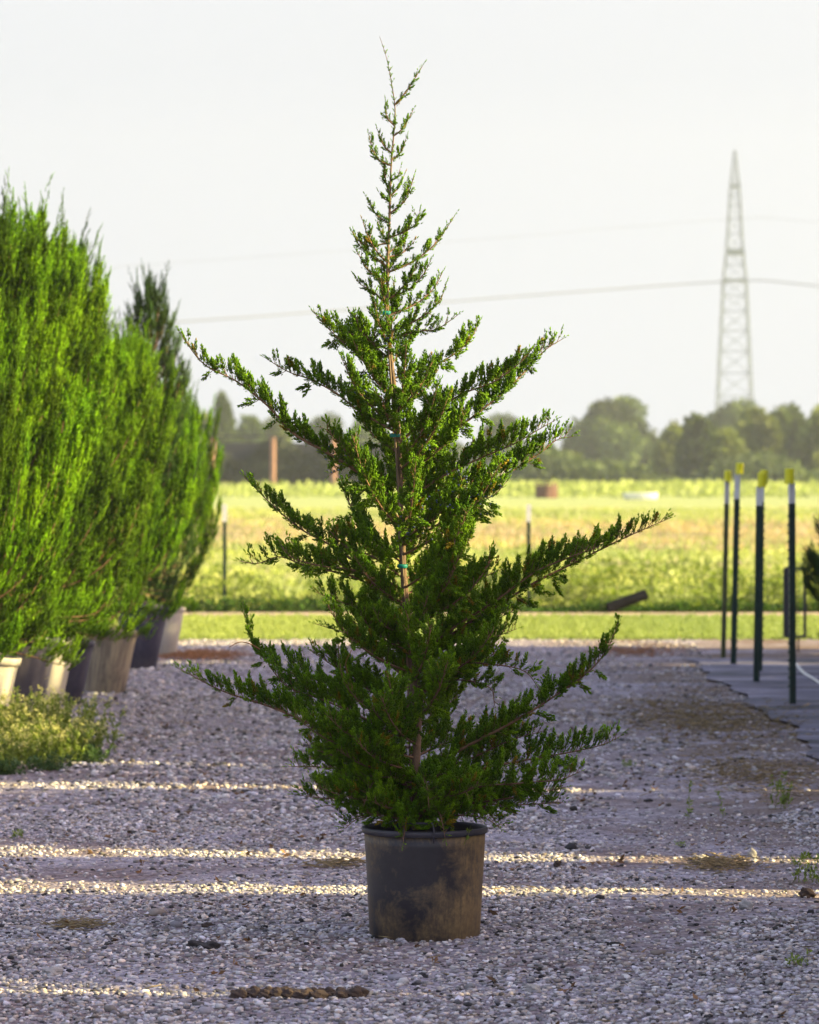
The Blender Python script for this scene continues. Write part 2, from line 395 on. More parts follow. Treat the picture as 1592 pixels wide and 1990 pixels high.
MATX = lambda y: 2.23 - np.clip((22 - y) * .035, 0, 1) + .035 * np.sin(y * 1.7) + .03 * np.sin(y * 4.1 + 1) + .015 * np.sin(y * 11)   # left edge of the mat
def stones(n, x0, x1, y0, y1, r0, r1, pw=2.2):
    x = rs.uniform(x0, x1, n); y = rs.uniform(y0, y1, n)
    dens = np.clip(1.9 * vnoise(x * .9 + 3, y * .8 + 20) * .6 + .9 * vnoise(x * 2.4 + 3, y * 2.2 + 20) - .30, .12, 1)
    keep = (rs.rand(n) < dens) & (x < MATX(y) + .25)
    lit_ = (x > .7) & (vnoise(x * 1.6, y * 1.1 + 40) > .45) & (rs.rand(n) < .75)
    keep &= ~lit_
    x, y = x[keep], y[keep]; n = len(x)
    r_ = r0 + (r1 - r0) * rs.rand(n) ** pw
    sc = np.stack([rs.uniform(.8, 1.35, n), rs.uniform(.7, 1.1, n), rs.uniform(.35, .75, n)], 1) * r_[:, None]
    base = ICO_V[None] * (1 + rs.uniform(-.36, .36, (n, 12, 1)))
    v = np.einsum('nij,nkj->nki', rotz(rs.uniform(0, 6.28, n)), base * sc[:, None, :])
    v[:, :, 0] += x[:, None]; v[:, :, 1] += y[:, None]; v[:, :, 2] += (hgt(x, y) + sc[:, 2] * rs.uniform(.05, .6, n))[:, None]
    g_ = np.clip(rs.normal(.315, .17, n), .03, .75)
    warm = rs.rand(n, 1); colr = g_[:, None] * np.where(warm < .25, [1.14, .97, .86], np.where(warm < .6, [1.0, .94, 1.04], [1.02, .98, .98]))
    return v, np.repeat(colr[:, None], 12, 1)
sets = [stones(105000, -1.9, 2.0, 10.2, 17.5, .004, .0125, 2.0), stones(72000, -3.2, 3.0, 17.5, 35.2, .007, .019, 2.0),
        stones(900, -2.6, 2.4, 10.4, 30, .014, .030, 2.5)]
sv = np.concatenate([s_[0] for s_ in sets]); sc_ = np.concatenate([s_[1] for s_ in sets]); ns = len(sv)
sf = (ICO_F[None] + 12 * np.arange(ns)[:, None, None]).reshape(-1, 3)
tag(mesh('gravel', sv.reshape(-1, 3), sf, M['gravel'], tint=sc_.reshape(-1, 3)), kind='stuff')

# weed mat on the right
ys = np.linspace(12, 31.4, 120); L = MATX(ys); xs = np.linspace(0, 1, 30)
XX = L[:, None] + (7.5 - L[:, None]) * xs[None, :] ** 1.4; YY = np.repeat(ys[:, None], 30, 1)
ZZ = np.maximum(hgt(XX, YY), .004) + .012 + .010 * vnoise(XX * 2.2, YY * 5)
i = np.arange(119)[:, None] * 30; k = np.arange(29)[None, :]
F = np.stack([i + k, i + k + 1, i + k + 31, i + k + 30], -1).reshape(-1, 4)
tag(mesh('weed_mat', np.stack([XX, YY, ZZ], -1), F, M['mat'], smooth=True), 'dusty black woven weed mat lying along the right side of the gravel', 'ground cloth')

# bare dirt line in front of the fence
m_dirt = simple('bare_dirt', (.30, .22, .17), .95, .25, 1.5, .3)
gx = np.linspace(-14, 14, 90); lo = 40.6 + .35 * vnoise(gx * .8, gx * 0 + 3); hi = 42.0 + .3 * vnoise(gx * .7, gx * 0 + 9)
V = np.concatenate([np.stack([gx, lo, gx*0 + .006], 1), np.stack([gx, hi, gx*0 + .006], 1)])
F = np.stack([np.arange(89), np.arange(1, 90), np.arange(91, 180), np.arange(90, 179)], 1)
tag(mesh('dirt_path', V, F, m_dirt), kind='structure')

# ------------------------------------------------------------------ foliage engine
def leaflet(n_side=3):
    """one scaly branchlet along +Z, length 1, half width .13"""
    v = [(0, 0, 0)]
    for k in range(3):
        a = k * 2.0944; v.append((.5 * math.cos(a), .5 * math.sin(a), .38))
    v.append((0, 0, 1)); f = [(0, 2, 1), (0, 3, 2), (0, 1, 3), (1, 2, 4), (2, 3, 4), (3, 1, 4)]
    return np.array(v), np.array(f)
LV, LF = leaflet()
def frames(d, rng, roll=True):
    """rotation matrices (n,3,3) whose z column is d"""
    d = d / (np.linalg.norm(d, axis=1)[:, None] + 1e-9)
    ref = rng.normal(size=d.shape) if roll else np.tile([0., 0., 1.], (len(d), 1))
    a = np.cross(ref, d); a /= np.linalg.norm(a, axis=1)[:, None] + 1e-9; b = np.cross(d, a)
    return np.stack([a, b, d], -1)
def tuft(rng, nb, ll, lw, spread, width):
    """spray template: axis +Z, length 1; nb branchlets"""
    t_ = np.sort(rng.rand(nb)) * .86
    d = np.stack([rng.normal(0, spread, nb), rng.normal(0, spread, nb), np.ones(nb)], 1); d[-1, :2] *= .1; d[-1] = (0, 0, 1)
    p = np.stack([rng.normal(0, width, nb) * (1 - t_), rng.normal(0, width, nb) * (1 - t_), t_], 1)
    Rm = frames(d, rng); l = ll * rng.uniform(.7, 1.2, nb) * (1 - .35 * t_); w = lw * rng.uniform(.8, 1.2, nb)
    base = LV[None] * np.stack([w, w, l], 1)[:, None, :]
    v = np.einsum('nij,nkj->nki', Rm, base) + p[:, None, :]
    f = LF[None] + 5 * np.arange(nb)[:, None, None]
    tint = np.repeat((rng.uniform(.75, 1.25, nb) * (.60 + .75 * t_))[:, None], 5, 1)  # bright tips over dark bases: lit-tip look put into the tint
    return v.reshape(-1, 3), f.reshape(-1, 3), tint.reshape(-1)
def scatter(templates, pos, dirs, length, rng, tintc=None, width=None):
    """place templates; returns v, f, tint(rgb)"""
    n = len(pos); which = rng.randint(0, len(templates), n); vs, fs, ts, b = [], [], [], 0
    Rm = frames(dirs, rng)
    for ti, (tv, tf, tt) in enumerate(templates):
        idx = np.where(which == ti)[0]
        if not len(idx): continue
        s = length[idx][:, None] * np.ones((1, 3))
        if width is not None: s[:, :2] = width[idx][:, None]
        v = np.einsum('nij,nkj->nki', Rm[idx], tv[None] * s[:, None, :]) + pos[idx][:, None, :]
        f = tf[None] + (b + len(tv) * np.arange(len(idx)))[:, None, None]
        tc_ = np.ones((len(idx), 3)) if tintc is None else tintc[idx]
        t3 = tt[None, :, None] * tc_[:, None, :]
        vs.append(v.reshape(-1, 3)); fs.append(f.reshape(-1, 3)); ts.append(t3.reshape(-1, 3)); b += len(tv) * len(idx)
    return np.concatenate(vs), np.concatenate(fs), np.concatenate(ts)

rg = np.random.RandomState(3)
TUFT_FINE = [tuft(rg, 34, .36, .105, .40, .125) for _ in range(8)]
TUFT_WISP = [tuft(rg, 12, .32, .10, .30, .05) for _ in range(4)]
TUFT_ROW = [tuft(rg, 20, .34, .075, .22, .085) for _ in range(6)]

def unit(v): return v / (np.linalg.norm(v) + 1e-9)
def grow(path, L_, rng, twig_len, spacing, tuft_len, up=.55, bare=.12, r0=.006, taper_tip=.22, dens=1.0, tspace=.0115):
    """side twigs and tufts along a branch. returns wood parts, tuft (pos, dir, len, wispflag)"""
    wood = []; pos, dr, ln, wp = [], [], [], []
    rad = r0 * (1 - np.linspace(0, 1, len(path))) ** .8 + .0009
    wood.append(tube_np(path, rad, 5))
    s = bare * L_; side = 1
    while s < L_:
        t_ = s / L_; i_ = t_ * (len(path) - 1); i0 = min(int(i_), len(path) - 2)
        p = path[i0] + (path[i0 + 1] - path[i0]) * (i_ - i0); tan = unit(path[i0 + 1] - path[i0])
        prof = min(1, .45 + 1.6 * (t_ - bare)) * min(1, ((1 - t_) / .50) ** .70 + .20)
        lt = twig_len * prof * rng.uniform(.65, 1.15)
        lat = unit(np.cross(tan, [0, 0, 1]) + 1e-6); side = -side
        tip = t_ > 1 - taper_tip
        d0 = unit(lat * side * rng.uniform(.05, .85) + tan * rng.uniform(.35, .8) + np.array([0, 0, up * rng.uniform(.7, 2.0)]) + rng.normal(0, .14, 3))
        if rng.rand() < .16 and not tip: d0 = unit(d0 + np.array([0, 0, -1.2])); lt *= .7
        if lt < .028:
            pos.append(p); dr.append(unit(d0 + tan * .8)); ln.append(max(.012, lt * 1.15)); wp.append(tip)
        else:
            q = [p]; dd = d0; nseg = max(2, int(lt / .014)); st = lt / nseg
            for _ in range(nseg):
                dd = unit(dd + np.array([0, 0, .10 * up]) + rng.normal(0, .07, 3)); q.append(q[-1] + dd * st)
            q = np.array(q); wood.append(tube_np(q, np.linspace(.0016, .0007, len(q)), 3))
            nt_ = max(2, int(lt / tspace * dens))
            for j in range(nt_):
                u = (j + .8) / nt_; jj = u * (len(q) - 1); j0 = min(int(jj), len(q) - 2); pp = q[j0] + (q[j0 + 1] - q[j0]) * (jj - j0)
                td = unit(q[j0 + 1] - q[j0]); rad_ = unit(np.cross(td, rng.normal(size=3)))
                pos.append(pp); dr.append(unit(td * 1.2 + rad_ * rng.uniform(.25, .85) * (1.05 - u * .8) + np.array([0, 0, .25])))
                ln.append(tuft_len * rng.uniform(.6, 1.15) * (1.1 - .45 * u) * (.6 + .4 * prof)); wp.append(tip and rng.rand() < .7)
        s += spacing * rng.uniform(.6, 1.4)
    s = .08 * L_
    while s < L_ * .97:
        t_ = s / L_; i_ = t_ * (len(path) - 1); i0 = min(int(i_), len(path) - 2); tan = unit(path[i0 + 1] - path[i0]); a_ = unit(np.cross(tan, rng.normal(size=3)))
        pos.append(path[i0] + rad[i0] * a_); dr.append(unit(tan * .7 + a_ * .7 + np.array([0, 0, .5]))); ln.append(tuft_len * rng.uniform(.4, .75) * (1 if t_ < .7 else .6)); wp.append(t_ > 1 - taper_tip * .6)
        s += (.009 if taper_tip < .3 else .015) * rng.uniform(.7, 1.4) * (1 if t_ < .85 else 1.4)
    pos.append(path[-1]); dr.append(unit(path[-1] - path[-2])); ln.append(.018); wp.append(True)
    return wood, np.array(pos), np.array(dr), np.array(ln), np.array(wp)

# ------------------------------------------------------------------ the potted cedar in the middle
D0 = 12.95
TX, TY = (825 - 796) / F_PX * D0, D0
cedar = thing('potted_cedar', 'tall open potted red cedar with long upswept branches, alone in the middle', 'potted tree', (TX, TY, .004))
ORG = np.array([TX, TY, .004])
def pot_profile(rb, rt, h, lip, lh=.028, wall=.006, fl=.02):
    z1 = h - lh
    return [(.002, fl), (rb - .012, fl), (rb - .006, 0.0), (rb, .006), (rb + (rt - rb) * .5, h * .5), (rt, z1), (rt + lip * .4, z1 + .001), (rt + lip, z1 + .004), (rt + lip, h - .004),
            (rt + lip * .7, h), (rt + .001, h - .001), (rt - wall, h - .01), (rt - wall - .006, h - .07), (rt - wall - .010, h - .09)]
mb = MB(); wob = lambda a, z: .006 * math.sin(3 * a + 1 + 2 * z) + .004 * math.sin(7 * a + z * 9)
RB, RT, PH = .183, .203, .368
mb.lathe(pot_profile(RB, RT - .004, PH - .026, 0)[:6] + [(RT - .002, PH - .02), (RT - .012, PH - .02)], 72, wob)
pot = mb.build('pot', M['pot_main'], cedar, True)
mb = MB(); mb.lathe([(RT - .004, PH - .020), (RT + .005, PH - .017), (RT + .007, PH - .004), (RT + .004, PH + .001), (RT - .002, PH + .002), (RT - .010, PH - .010), (RT - .014, PH - .06)], 72, wob)
mb.build('rim', M['blackplastic'], pot, True)
for sg in (-1, 1):      # folding rim handle at the front and back
    mb = MB(); yy = sg * (RT + .012); xa, xb = -.068, .030
    mb.tube([(xa, yy, PH - .035), (xa, yy, PH + .008), (xa + .004, yy * .985, PH + .030), (xb - .004, yy * .985, PH + .030), (xb, yy, PH + .008), (xb, yy, PH - .035)], .0035, 8)
    mb.build('handle', M['blackplastic'], pot, True)
mb = MB(); mb.lathe([(.001, PH - .045), (.08, PH - .048), (RT - .018, PH - .055)], 32, lambda a, z: .02 * math.sin(5 * a))
mb.build('soil', M['soil'], cedar, True)

def LP(px, py, dd=0.0):            # photo pixel -> local coordinates of the cedar, dd metres behind the trunk
    return P(px, py, D0 + dd) - ORG
TR = [(810, 1612), (807, 1500), (812, 1400), (800, 1300), (787, 1150), (779, 1000), (774, 850), (766, 750), (758, 680), (753, 600), (754, 500), (757, 430), (760, 330), (767, 240), (767, 200), (757, 140), (749, 105), (738, 72)]
tp, tl = spline([LP(x, y, .01 * math.sin(y * .02)) for x, y in TR], .02)
tz = np.linspace(0, 1, len(tp))
trad = np.interp(tz, [0, .12, .3, .5, .65, .8, .92, 1], [.0165, .014, .0115, .0085, .006, .0036, .0016, .0006])
tv_, tf_ = tube_np(tp, trad * (1 + .08 * np.sin(tz * 90)), 10)
trunk = mesh('trunk', tv_, tf_, M['bark'], cedar, smooth=True)
def trunk_at(z):
    i_ = np.interp(z, tp[:, 2], np.arange(len(tp))); i0 = int(min(i_, len(tp) - 2)); return tp[i0] + (tp[i0 + 1] - tp[i0]) * (i_ - i0)
# traced branches: (pixel path from the trunk outwards, twig length, yaw in degrees)
BR = [
 ([(768,205),(782,188),(797,168),(822,128)], .018, 10), ([(762,245),(752,228),(749,198)], .020, -10), ([(767,265),(783,250),(803,215)], .024, 20),
 ([(763,298),(745,282),(734,252)], .022, 15), ([(760,322),(738,312),(724,290),(717,262)], .030, -20), ([(765,312),(780,295),(790,268)], .028, -10),
 ([(759,385),(750,352),(745,308)], .034, 5), ([(761,352),(772,345),(778,328)], .022, 0), ([(760,382),(775,364),(786,340)], .026, 20), ([(758,390),(745,386),(738,376)], .022, 30),
 ([(759,415),(786,392),(797,368),(805,342)], .036, -20), ([(755,434),(732,418),(712,383)], .030, 15), ([(757,462),(784,452),(808,435),(816,410)], .045, -15),
 ([(754,472),(718,478),(697,468),(685,450)], .034, -15), ([(754,518),(726,500),(700,478),(686,455)], .040, 20), ([(756,500),(782,492),(806,468)], .042, 25),
 ([(757,530),(800,510),(840,480),(862,452),(885,418)], .034, 10), ([(753,548),(718,528),(693,488)], .042, -20), ([(753,590),(722,565),(700,552),(690,538)], .036, 10),
 ([(755,582),(795,562),(822,535),(838,505)], .038, -20), ([(755,614),(806,592),(842,562),(860,530)], .045, 20), ([(756,645),(810,622),(852,588),(868,550)], .050, -15),
 ([(758,680),(705,658),(655,636),(625,622),(607,602)], .040, 12), ([(760,712),(700,690),(650,650),(614,612)], .060, -15),
 ([(766,842),(700,800),(655,765),(605,738),(560,722),(516,696)], .052, 22), ([(762,700),(725,668),(700,640),(690,610)], .055, -25),
 ([(778,985),(722,935),(640,882),(570,842),(522,790),(462,742),(395,706),(348,644)], .066, -18),
 ([(757,662),(805,645),(848,640),(890,612)], .050, -10), ([(762,735),(818,722),(880,690),(915,658),(932,626)], .055, 15),
 ([(770,862),(842,802),(900,765),(960,742),(1010,705),(1040,672)], .060, -20), ([(776,930),(850,862),(930,802),(990,752),(1030,712),(1060,680),(1096,657)], .075, 14),
 ([(778,985),(850,932),(930,892),(1000,862),(1045,836),(1080,816)], .080, -14), ([(780,1050),(850,995),(920,952),(990,918),(1050,880),(1082,855),(1115,848)], .085, 18),
 ([(780,1062),(850,1020),(910,985),(960,962),(985,935)], .075, -25), ([(779,1030),(730,975),(690,905),(655,915),(640,925)], .060, 20),
 ([(778,1010),(730,960),(690,900),(640,840),(620,830)], .075, -30),
 ([(785,1150),(700,1098),(640,1058),(585,1028),(530,982),(474,926)], .060, 18), ([(786,1165),(700,1112),(625,1100),(565,1082),(541,1048)], .068, -22),
 ([(787,1180),(690,1122),(600,1102),(545,1082),(500,1095),(464,1090)], .062, 5),
 ([(800,1300),(880,1232),(960,1182),(1040,1132),(1120,1092),(1200,1052),(1260,1025),(1302,1007)], .078, 8), ([(1110,1092),(1150,1055),(1180,1043),(1206,1038)], .026, 10),
 ([(790,1185),(860,1155),(920,1130),(976,1106)], .062, -25), ([(800,1300),(880,1252),(950,1212),(1010,1180)], .085, 28),
 ([(803,1325),(880,1290),(960,1292),(1020,1305),(1052,1345)], .060, -20), ([(806,1372),(850,1352),(912,1302),(975,1262)], .085, 30),
 ([(809,1510),(900,1455),(1000,1402),(1080,1352),(1145,1305),(1180,1262),(1204,1208)], .078, -10), ([(808,1540),(915,1500),(1020,1478),(1110,1462),(1170,1448),(1208,1430)], .078, 12),
 ([(808,1562),(920,1532),(1020,1522),(1090,1515),(1128,1500)], .085, -25), ([(808,1578),(900,1562),(1000,1565),(1095,1560)], .085, 20), ([(808,1590),(880,1585),(940,1590),(975,1612)], .070, -35),
 ([(811,1425),(720,1372),(650,1332),(560,1305),(500,1268),(484,1225),(472,1188)], .078, 14), ([(809,1482),(700,1452),(600,1405),(520,1372),(430,1342),(345,1298)], .072, -12),
 ([(808,1525),(720,1508),(640,1492),(560,1490)], .080, 25), ([(808,1562),(720,1545),(640,1552),(572,1545)], .078, -20), ([(809,1582),(740,1578),(690,1590),(666,1606)], .060, 35),
 ([(802,1332),(745,1282),(680,1235),(612,1212)], .055, 20), ([(788,1235),(720,1192),(650,1165),(612,1150)], .080, -25), ([(806,1392),(740,1392),(672,1330),(655,1235)], .028, -30),
 ([(800,1312),(860,1272),(930,1250),(1005,1222)], .11, -8), ([(799,1290),(880,1222),(960,1170),(1040,1112),(1110,1082),(1165,1062)], .085, -14), ([(803,1350),(880,1322),(950,1335),(962,1372)], .085, -5),
 ([(800,1300),(860,1240),(905,1200),(940,1160)], .10, 22), ([(808,1445),(720,1402),(640,1365),(560,1335),(520,1290)], .095, -8), ([(806,1415),(730,1350),(660,1302),(600,1262)], .085, 30),
 ([(780,1085),(730,1060),(690,1048),(655,1035)], .075, 12), ([(782,1125),(725,1082),(672,1062),(640,1030)], .08, -18), ([(776,935),(840,885),(882,848),(905,800)], .08, -20),
 ([(779,1015),(850,965),(905,950),(960,915)], .085, 8), ([(790,1205),(860,1182),(905,1150),(915,1112)], .08, 18), ([(772,882),(722,842),(702,800),(690,755)], .075, 15), ([(765,765),(732,742),(706,702),(688,672)], .06, -8),
 ([(766,800),(810,770),(840,735),(855,700)], .06, 10), ([(810,1500),(900,1480),(990,1440),(1060,1420)], .09, 5), ([(809,1530),(720,1500),(650,1470),(590,1450)], .09, 0), ([(795,1260),(740,1235),(690,1210),(655,1185)], .09, 10),
 ([(808,1570),(930,1560),(1030,1545),(1100,1530)], .085, -12), ([(792,1235),(745,1215),(725,1180)], .06, -60), ([(808,1455),(720,1440),(640,1405),(560,1340)], .085, 30), ([(807,1470),(880,1440),(950,1432),(1010,1400)], .085, 35),
]
rb_ = np.random.RandomState(21)
bw, allp, alld, alll, allw = [], [], [], [], []
tree_branches = []
for bi, (px, tw, yaw) in enumerate(BR):
    x0 = px[0][0]; base = trunk_at(LP(*px[0])[2]) if bi != 40 else None
    dd0 = 0 if base is None else base[1]
    if bi == 40: dd0 = abs(1110 - 800) / 580 * math.tan(R(8))
    pts = [LP(x, y, dd0 + abs(x - x0) / 580 * math.tan(R(yaw)) + (rb_.normal(0, .008) if j else 0)) for j, (x, y) in enumerate(px)]
    if base is not None: pts[0] = base
    path, L_ = spline(pts, .015)
    tree_branches.append((path, L_, tw * (.95 if L_ < .5 else 1.12), px[0][1] < 690))
# branches that run towards and away from the viewer
nb_ = 74
for j in range(nb_):
    yb = 1595 - 1130 * ((j + .5) / nb_) ** 1.2
    az = rb_.choice([-1, 1]) * R(rb_.uniform(25, 90)) + (0 if rb_.rand() < .5 else math.pi)
    reach = np.interp(yb, [450, 600, 750, 900, 1100, 1350, 1500, 1600], [.10, .18, .27, .38, .44, .46, .54, .45]) * rb_.uniform(.45, 1.05)
    base = trunk_at(LP(770, yb)[2]); dx, dy = math.cos(az) * reach * .8, math.sin(az) * reach
    rise = reach * np.interp(yb, [500, 1000, 1400, 1600], [.9, .7, .45, .12])
    pts = [base, base + (dx * .4, dy * .4, rise * .25), base + (dx * .75, dy * .75, rise * .6), base + (dx, dy, rise * 1.05)]
    path, L_ = spline(pts, .015); tree_branches.append((path, L_, np.interp(yb, [450, 700, 1000], [.03, .05, .085]), yb < 720))
for j in range(18):
    az = j * 2.4 + .3; zb = PH - .03 + rb_.uniform(.0, .16); reach = rb_.uniform(.22, .36); dx, dy = math.cos(az) * reach, math.sin(az) * reach
    base = trunk_at(zb); path, L_ = spline([base, base + (dx * .45, dy * .45, .05), base + (dx * .8, dy * .8, .04), base + (dx, dy, rb_.uniform(-.04, .06))], .015); tree_branches.append((path, L_, .075, False))
for path, L_, tw, top in tree_branches:
    sp_ = .0158 if not top else .0180
    w, p_, d_, l_, f_ = grow(path, L_, rb_, tw, sp_, .052 if tw > .05 else .043, up=.62, bare=.10 if L_ > .5 else .06, r0=.0016 + .0040 * min(1, L_), taper_tip=.26 if top else .16, dens=.9 if top else 1.0)
    v, f = join_np(w_ for w_ in w); mesh('branch', v, f, M['twig'], trunk)
    allp.append(p_); alld.append(d_); alll.append(l_); allw.append(f_)
# sparse sprays on the leader
ld = []
for k in range(230):
    s_ = rb_.uniform(.62, .995); i0 = int(s_ * (len(tp) - 2)); a = rb_.uniform(0, 6.28)
    ld.append((tp[i0], unit(np.array([math.cos(a) * .6, math.sin(a) * .6, 1])), rb_.uniform(.014, .030) * (1.25 - s_ * .75), s_ > .80))
allp.append(np.array([q[0] for q in ld])); alld.append(np.array([q[1] for q in ld])); alll.append(np.array([q[2] for q in ld])); allw.append(np.array([q[3] for q in ld]))
ap, ad, al, aw = map(np.concatenate, (allp, alld, alll, allw))
def foliage_mesh(ap, ad, al, aw, rng, name, mat, parent):
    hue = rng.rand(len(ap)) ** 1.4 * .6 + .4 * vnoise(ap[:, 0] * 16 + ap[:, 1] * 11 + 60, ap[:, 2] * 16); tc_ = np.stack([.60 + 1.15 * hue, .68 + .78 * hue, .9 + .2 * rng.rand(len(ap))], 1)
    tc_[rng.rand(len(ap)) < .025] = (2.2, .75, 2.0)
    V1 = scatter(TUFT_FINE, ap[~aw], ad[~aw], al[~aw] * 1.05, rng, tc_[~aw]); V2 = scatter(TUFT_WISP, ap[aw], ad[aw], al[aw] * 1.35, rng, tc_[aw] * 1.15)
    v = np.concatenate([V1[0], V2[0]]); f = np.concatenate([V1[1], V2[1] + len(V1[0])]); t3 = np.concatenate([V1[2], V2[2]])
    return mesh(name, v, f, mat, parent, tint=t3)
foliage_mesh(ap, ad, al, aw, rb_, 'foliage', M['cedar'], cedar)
print('cedar tufts', len(ap))
# blue berries in clusters
bp = []
for (cx, cy, cd) in ((935,985,-.16), (880,905,-.12), (905,990,.0), (950,965,-.1), (800,1010,-.1), (760,640,-.03), (770,690,-.05), (830,960,-.15), (1000,930,-.05), (870,880,-.15), (820,1040,-.12), (985,940,-.05), (705,760,-.05), (640,910,0)):
    c_ = LP(cx, cy, cd); near = np.argsort(np.linalg.norm(ap - c_, axis=1))[:22]
    for k in near: bp.append(ap[k] + ad[k] * .5 * al[k] + rb_.normal(0, .006, 3))
bp = np.array(bp); bv = (ICO_V[None] * .0036 + bp[:, None]); bf = (ICO_F[None] + 12 * np.arange(len(bp))[:, None, None]).reshape(-1, 3)
tag(mesh('berries', bv.reshape(-1, 3), bf, M['berry'], cedar, smooth=True), kind='stuff')
# stake and ties
st = [LP(x, y, -.022) for x, y in ((800, 1600), (790, 1250), (771, 900), (757, 700), (747, 560))]
v, f = tube_np(spline(st, .05)[0], .0036, 8); stake = mesh('stake', v, f, M['stake'], cedar, smooth=True)
for x, y in ((768, 846), (753, 652), (749, 608), (782, 1100)):
    mb = MB(); c_ = LP(x, y, -.012); mb.lathe([(.016, -.006), (.018, 0), (.016, .006), (.014, 0), (.016, -.006)], 16)
    tie = mb.build('tie', M['ribbon'], cedar, True); tie.location = tuple(c_)
# bare bent twig on the lower left
for pl in ([(505,1262),(485,1251),(465,1248),(445,1258)], [(690,1350),(680,1320),(672,1290),(684,1262)], [(700,1360),(672,1320),(660,1285)]):
    v, f = tube_np(spline([LP(x, y, .02) for x, y in pl], .01)[0], np.linspace(.0022, .001, len(spline([LP(x, y, .02) for x, y in pl], .01)[0])), 4)
    mesh('dead_twig', v, f, M['dead'], cedar)

# small weed growing in the pot
def sprig(name, root_loc, hgt_, nst, rng, label, mat='weed', spread=.5, leafsize=.02, flower=None, group=None, cat='weed', lean=0.0):
    th = thing(name, label, cat, root_loc, group); wood = []; pos = []; dr = []; ln = []; fp = []
    for k in range(nst):
        a = rng.uniform(0, 6.28); sp2 = spread * rng.rand() ** .5; h_ = hgt_ * rng.uniform(.6, 1.05)
        q = [np.array([rng.normal(0, .12), rng.normal(0, .12), 0]) * min(1, hgt_ * 3)]; dd = unit(np.array([math.cos(a) * sp2 + lean, math.sin(a) * sp2, 1]))
        for j in range(7):
            dd = unit(dd + rng.normal(0, .08, 3)); q.append(q[-1] + dd * h_ / 7)
        q = np.array(q); wood.append(tube_np(q, np.linspace(.0022, .0009, 8) * (hgt_ / .3) ** .5, 3))
        for j in range(int(h_ / leafsize * 1.3)):
            u = rng.uniform(.1, 1) * 6.99; p = q[int(u)] + (q[int(u) + 1] - q[int(u)]) * (u % 1)
            pos.append(p); dr.append(unit(rng.normal(0, .7, 3) + [0, 0, .7])); ln.append(leafsize * rng.uniform(.6, 1.2))
        for j in range(5): fp.append(q[-1] + rng.normal(0, .018, 3) * (hgt_ / .3))
    v, f = join_np(wood); mesh('stem', v, f, M['weed'], th, tint=np.ones(len(v)) * .8)
    v, f, t3 = scatter(LEAF_T, np.array(pos), np.array(dr), np.array(ln), rng); mesh('leaves', v, f, M[mat], th, tint=t3)
    if flower:
        fp = np.array(fp); v, f, t3 = scatter(LEAF_T, fp, rng.normal(size=(len(fp), 3)), np.full(len(fp), .014), rng); mesh('flowers', v, f, M[flower], th, tint=t3)
    return th
def leafT(rng, n):
    vs, fs, ts = [], [], []
    for k in range(n):
        d = unit(rng.normal(0, .6, 3) + [0, 0, 1]); a = unit(np.cross(d, rng.normal(size=3))); c_ = np.cross(d, a) * .12; p = rng.normal(0, .15, 3)
        vs += [p, p + d * .5 + a * .22 + c_, p + d, p + d * .5 - a * .22 + c_]; fs += [(4*k, 4*k+1, 4*k+2), (4*k, 4*k+2, 4*k+3)]; ts += [rng.uniform(.75, 1.25)] * 4
    return np.array(vs), np.array(fs), np.array(ts)
LEAF_T = [leafT(rg, 3) for _ in range(5)]
rw = np.random.RandomState(8)
sprig('pot_weed', ORG + np.array([.098, -.12, PH - .05]), .085, 4, rw, 'little bright green weed sprouting at the front of the black pot', leafsize=.018)

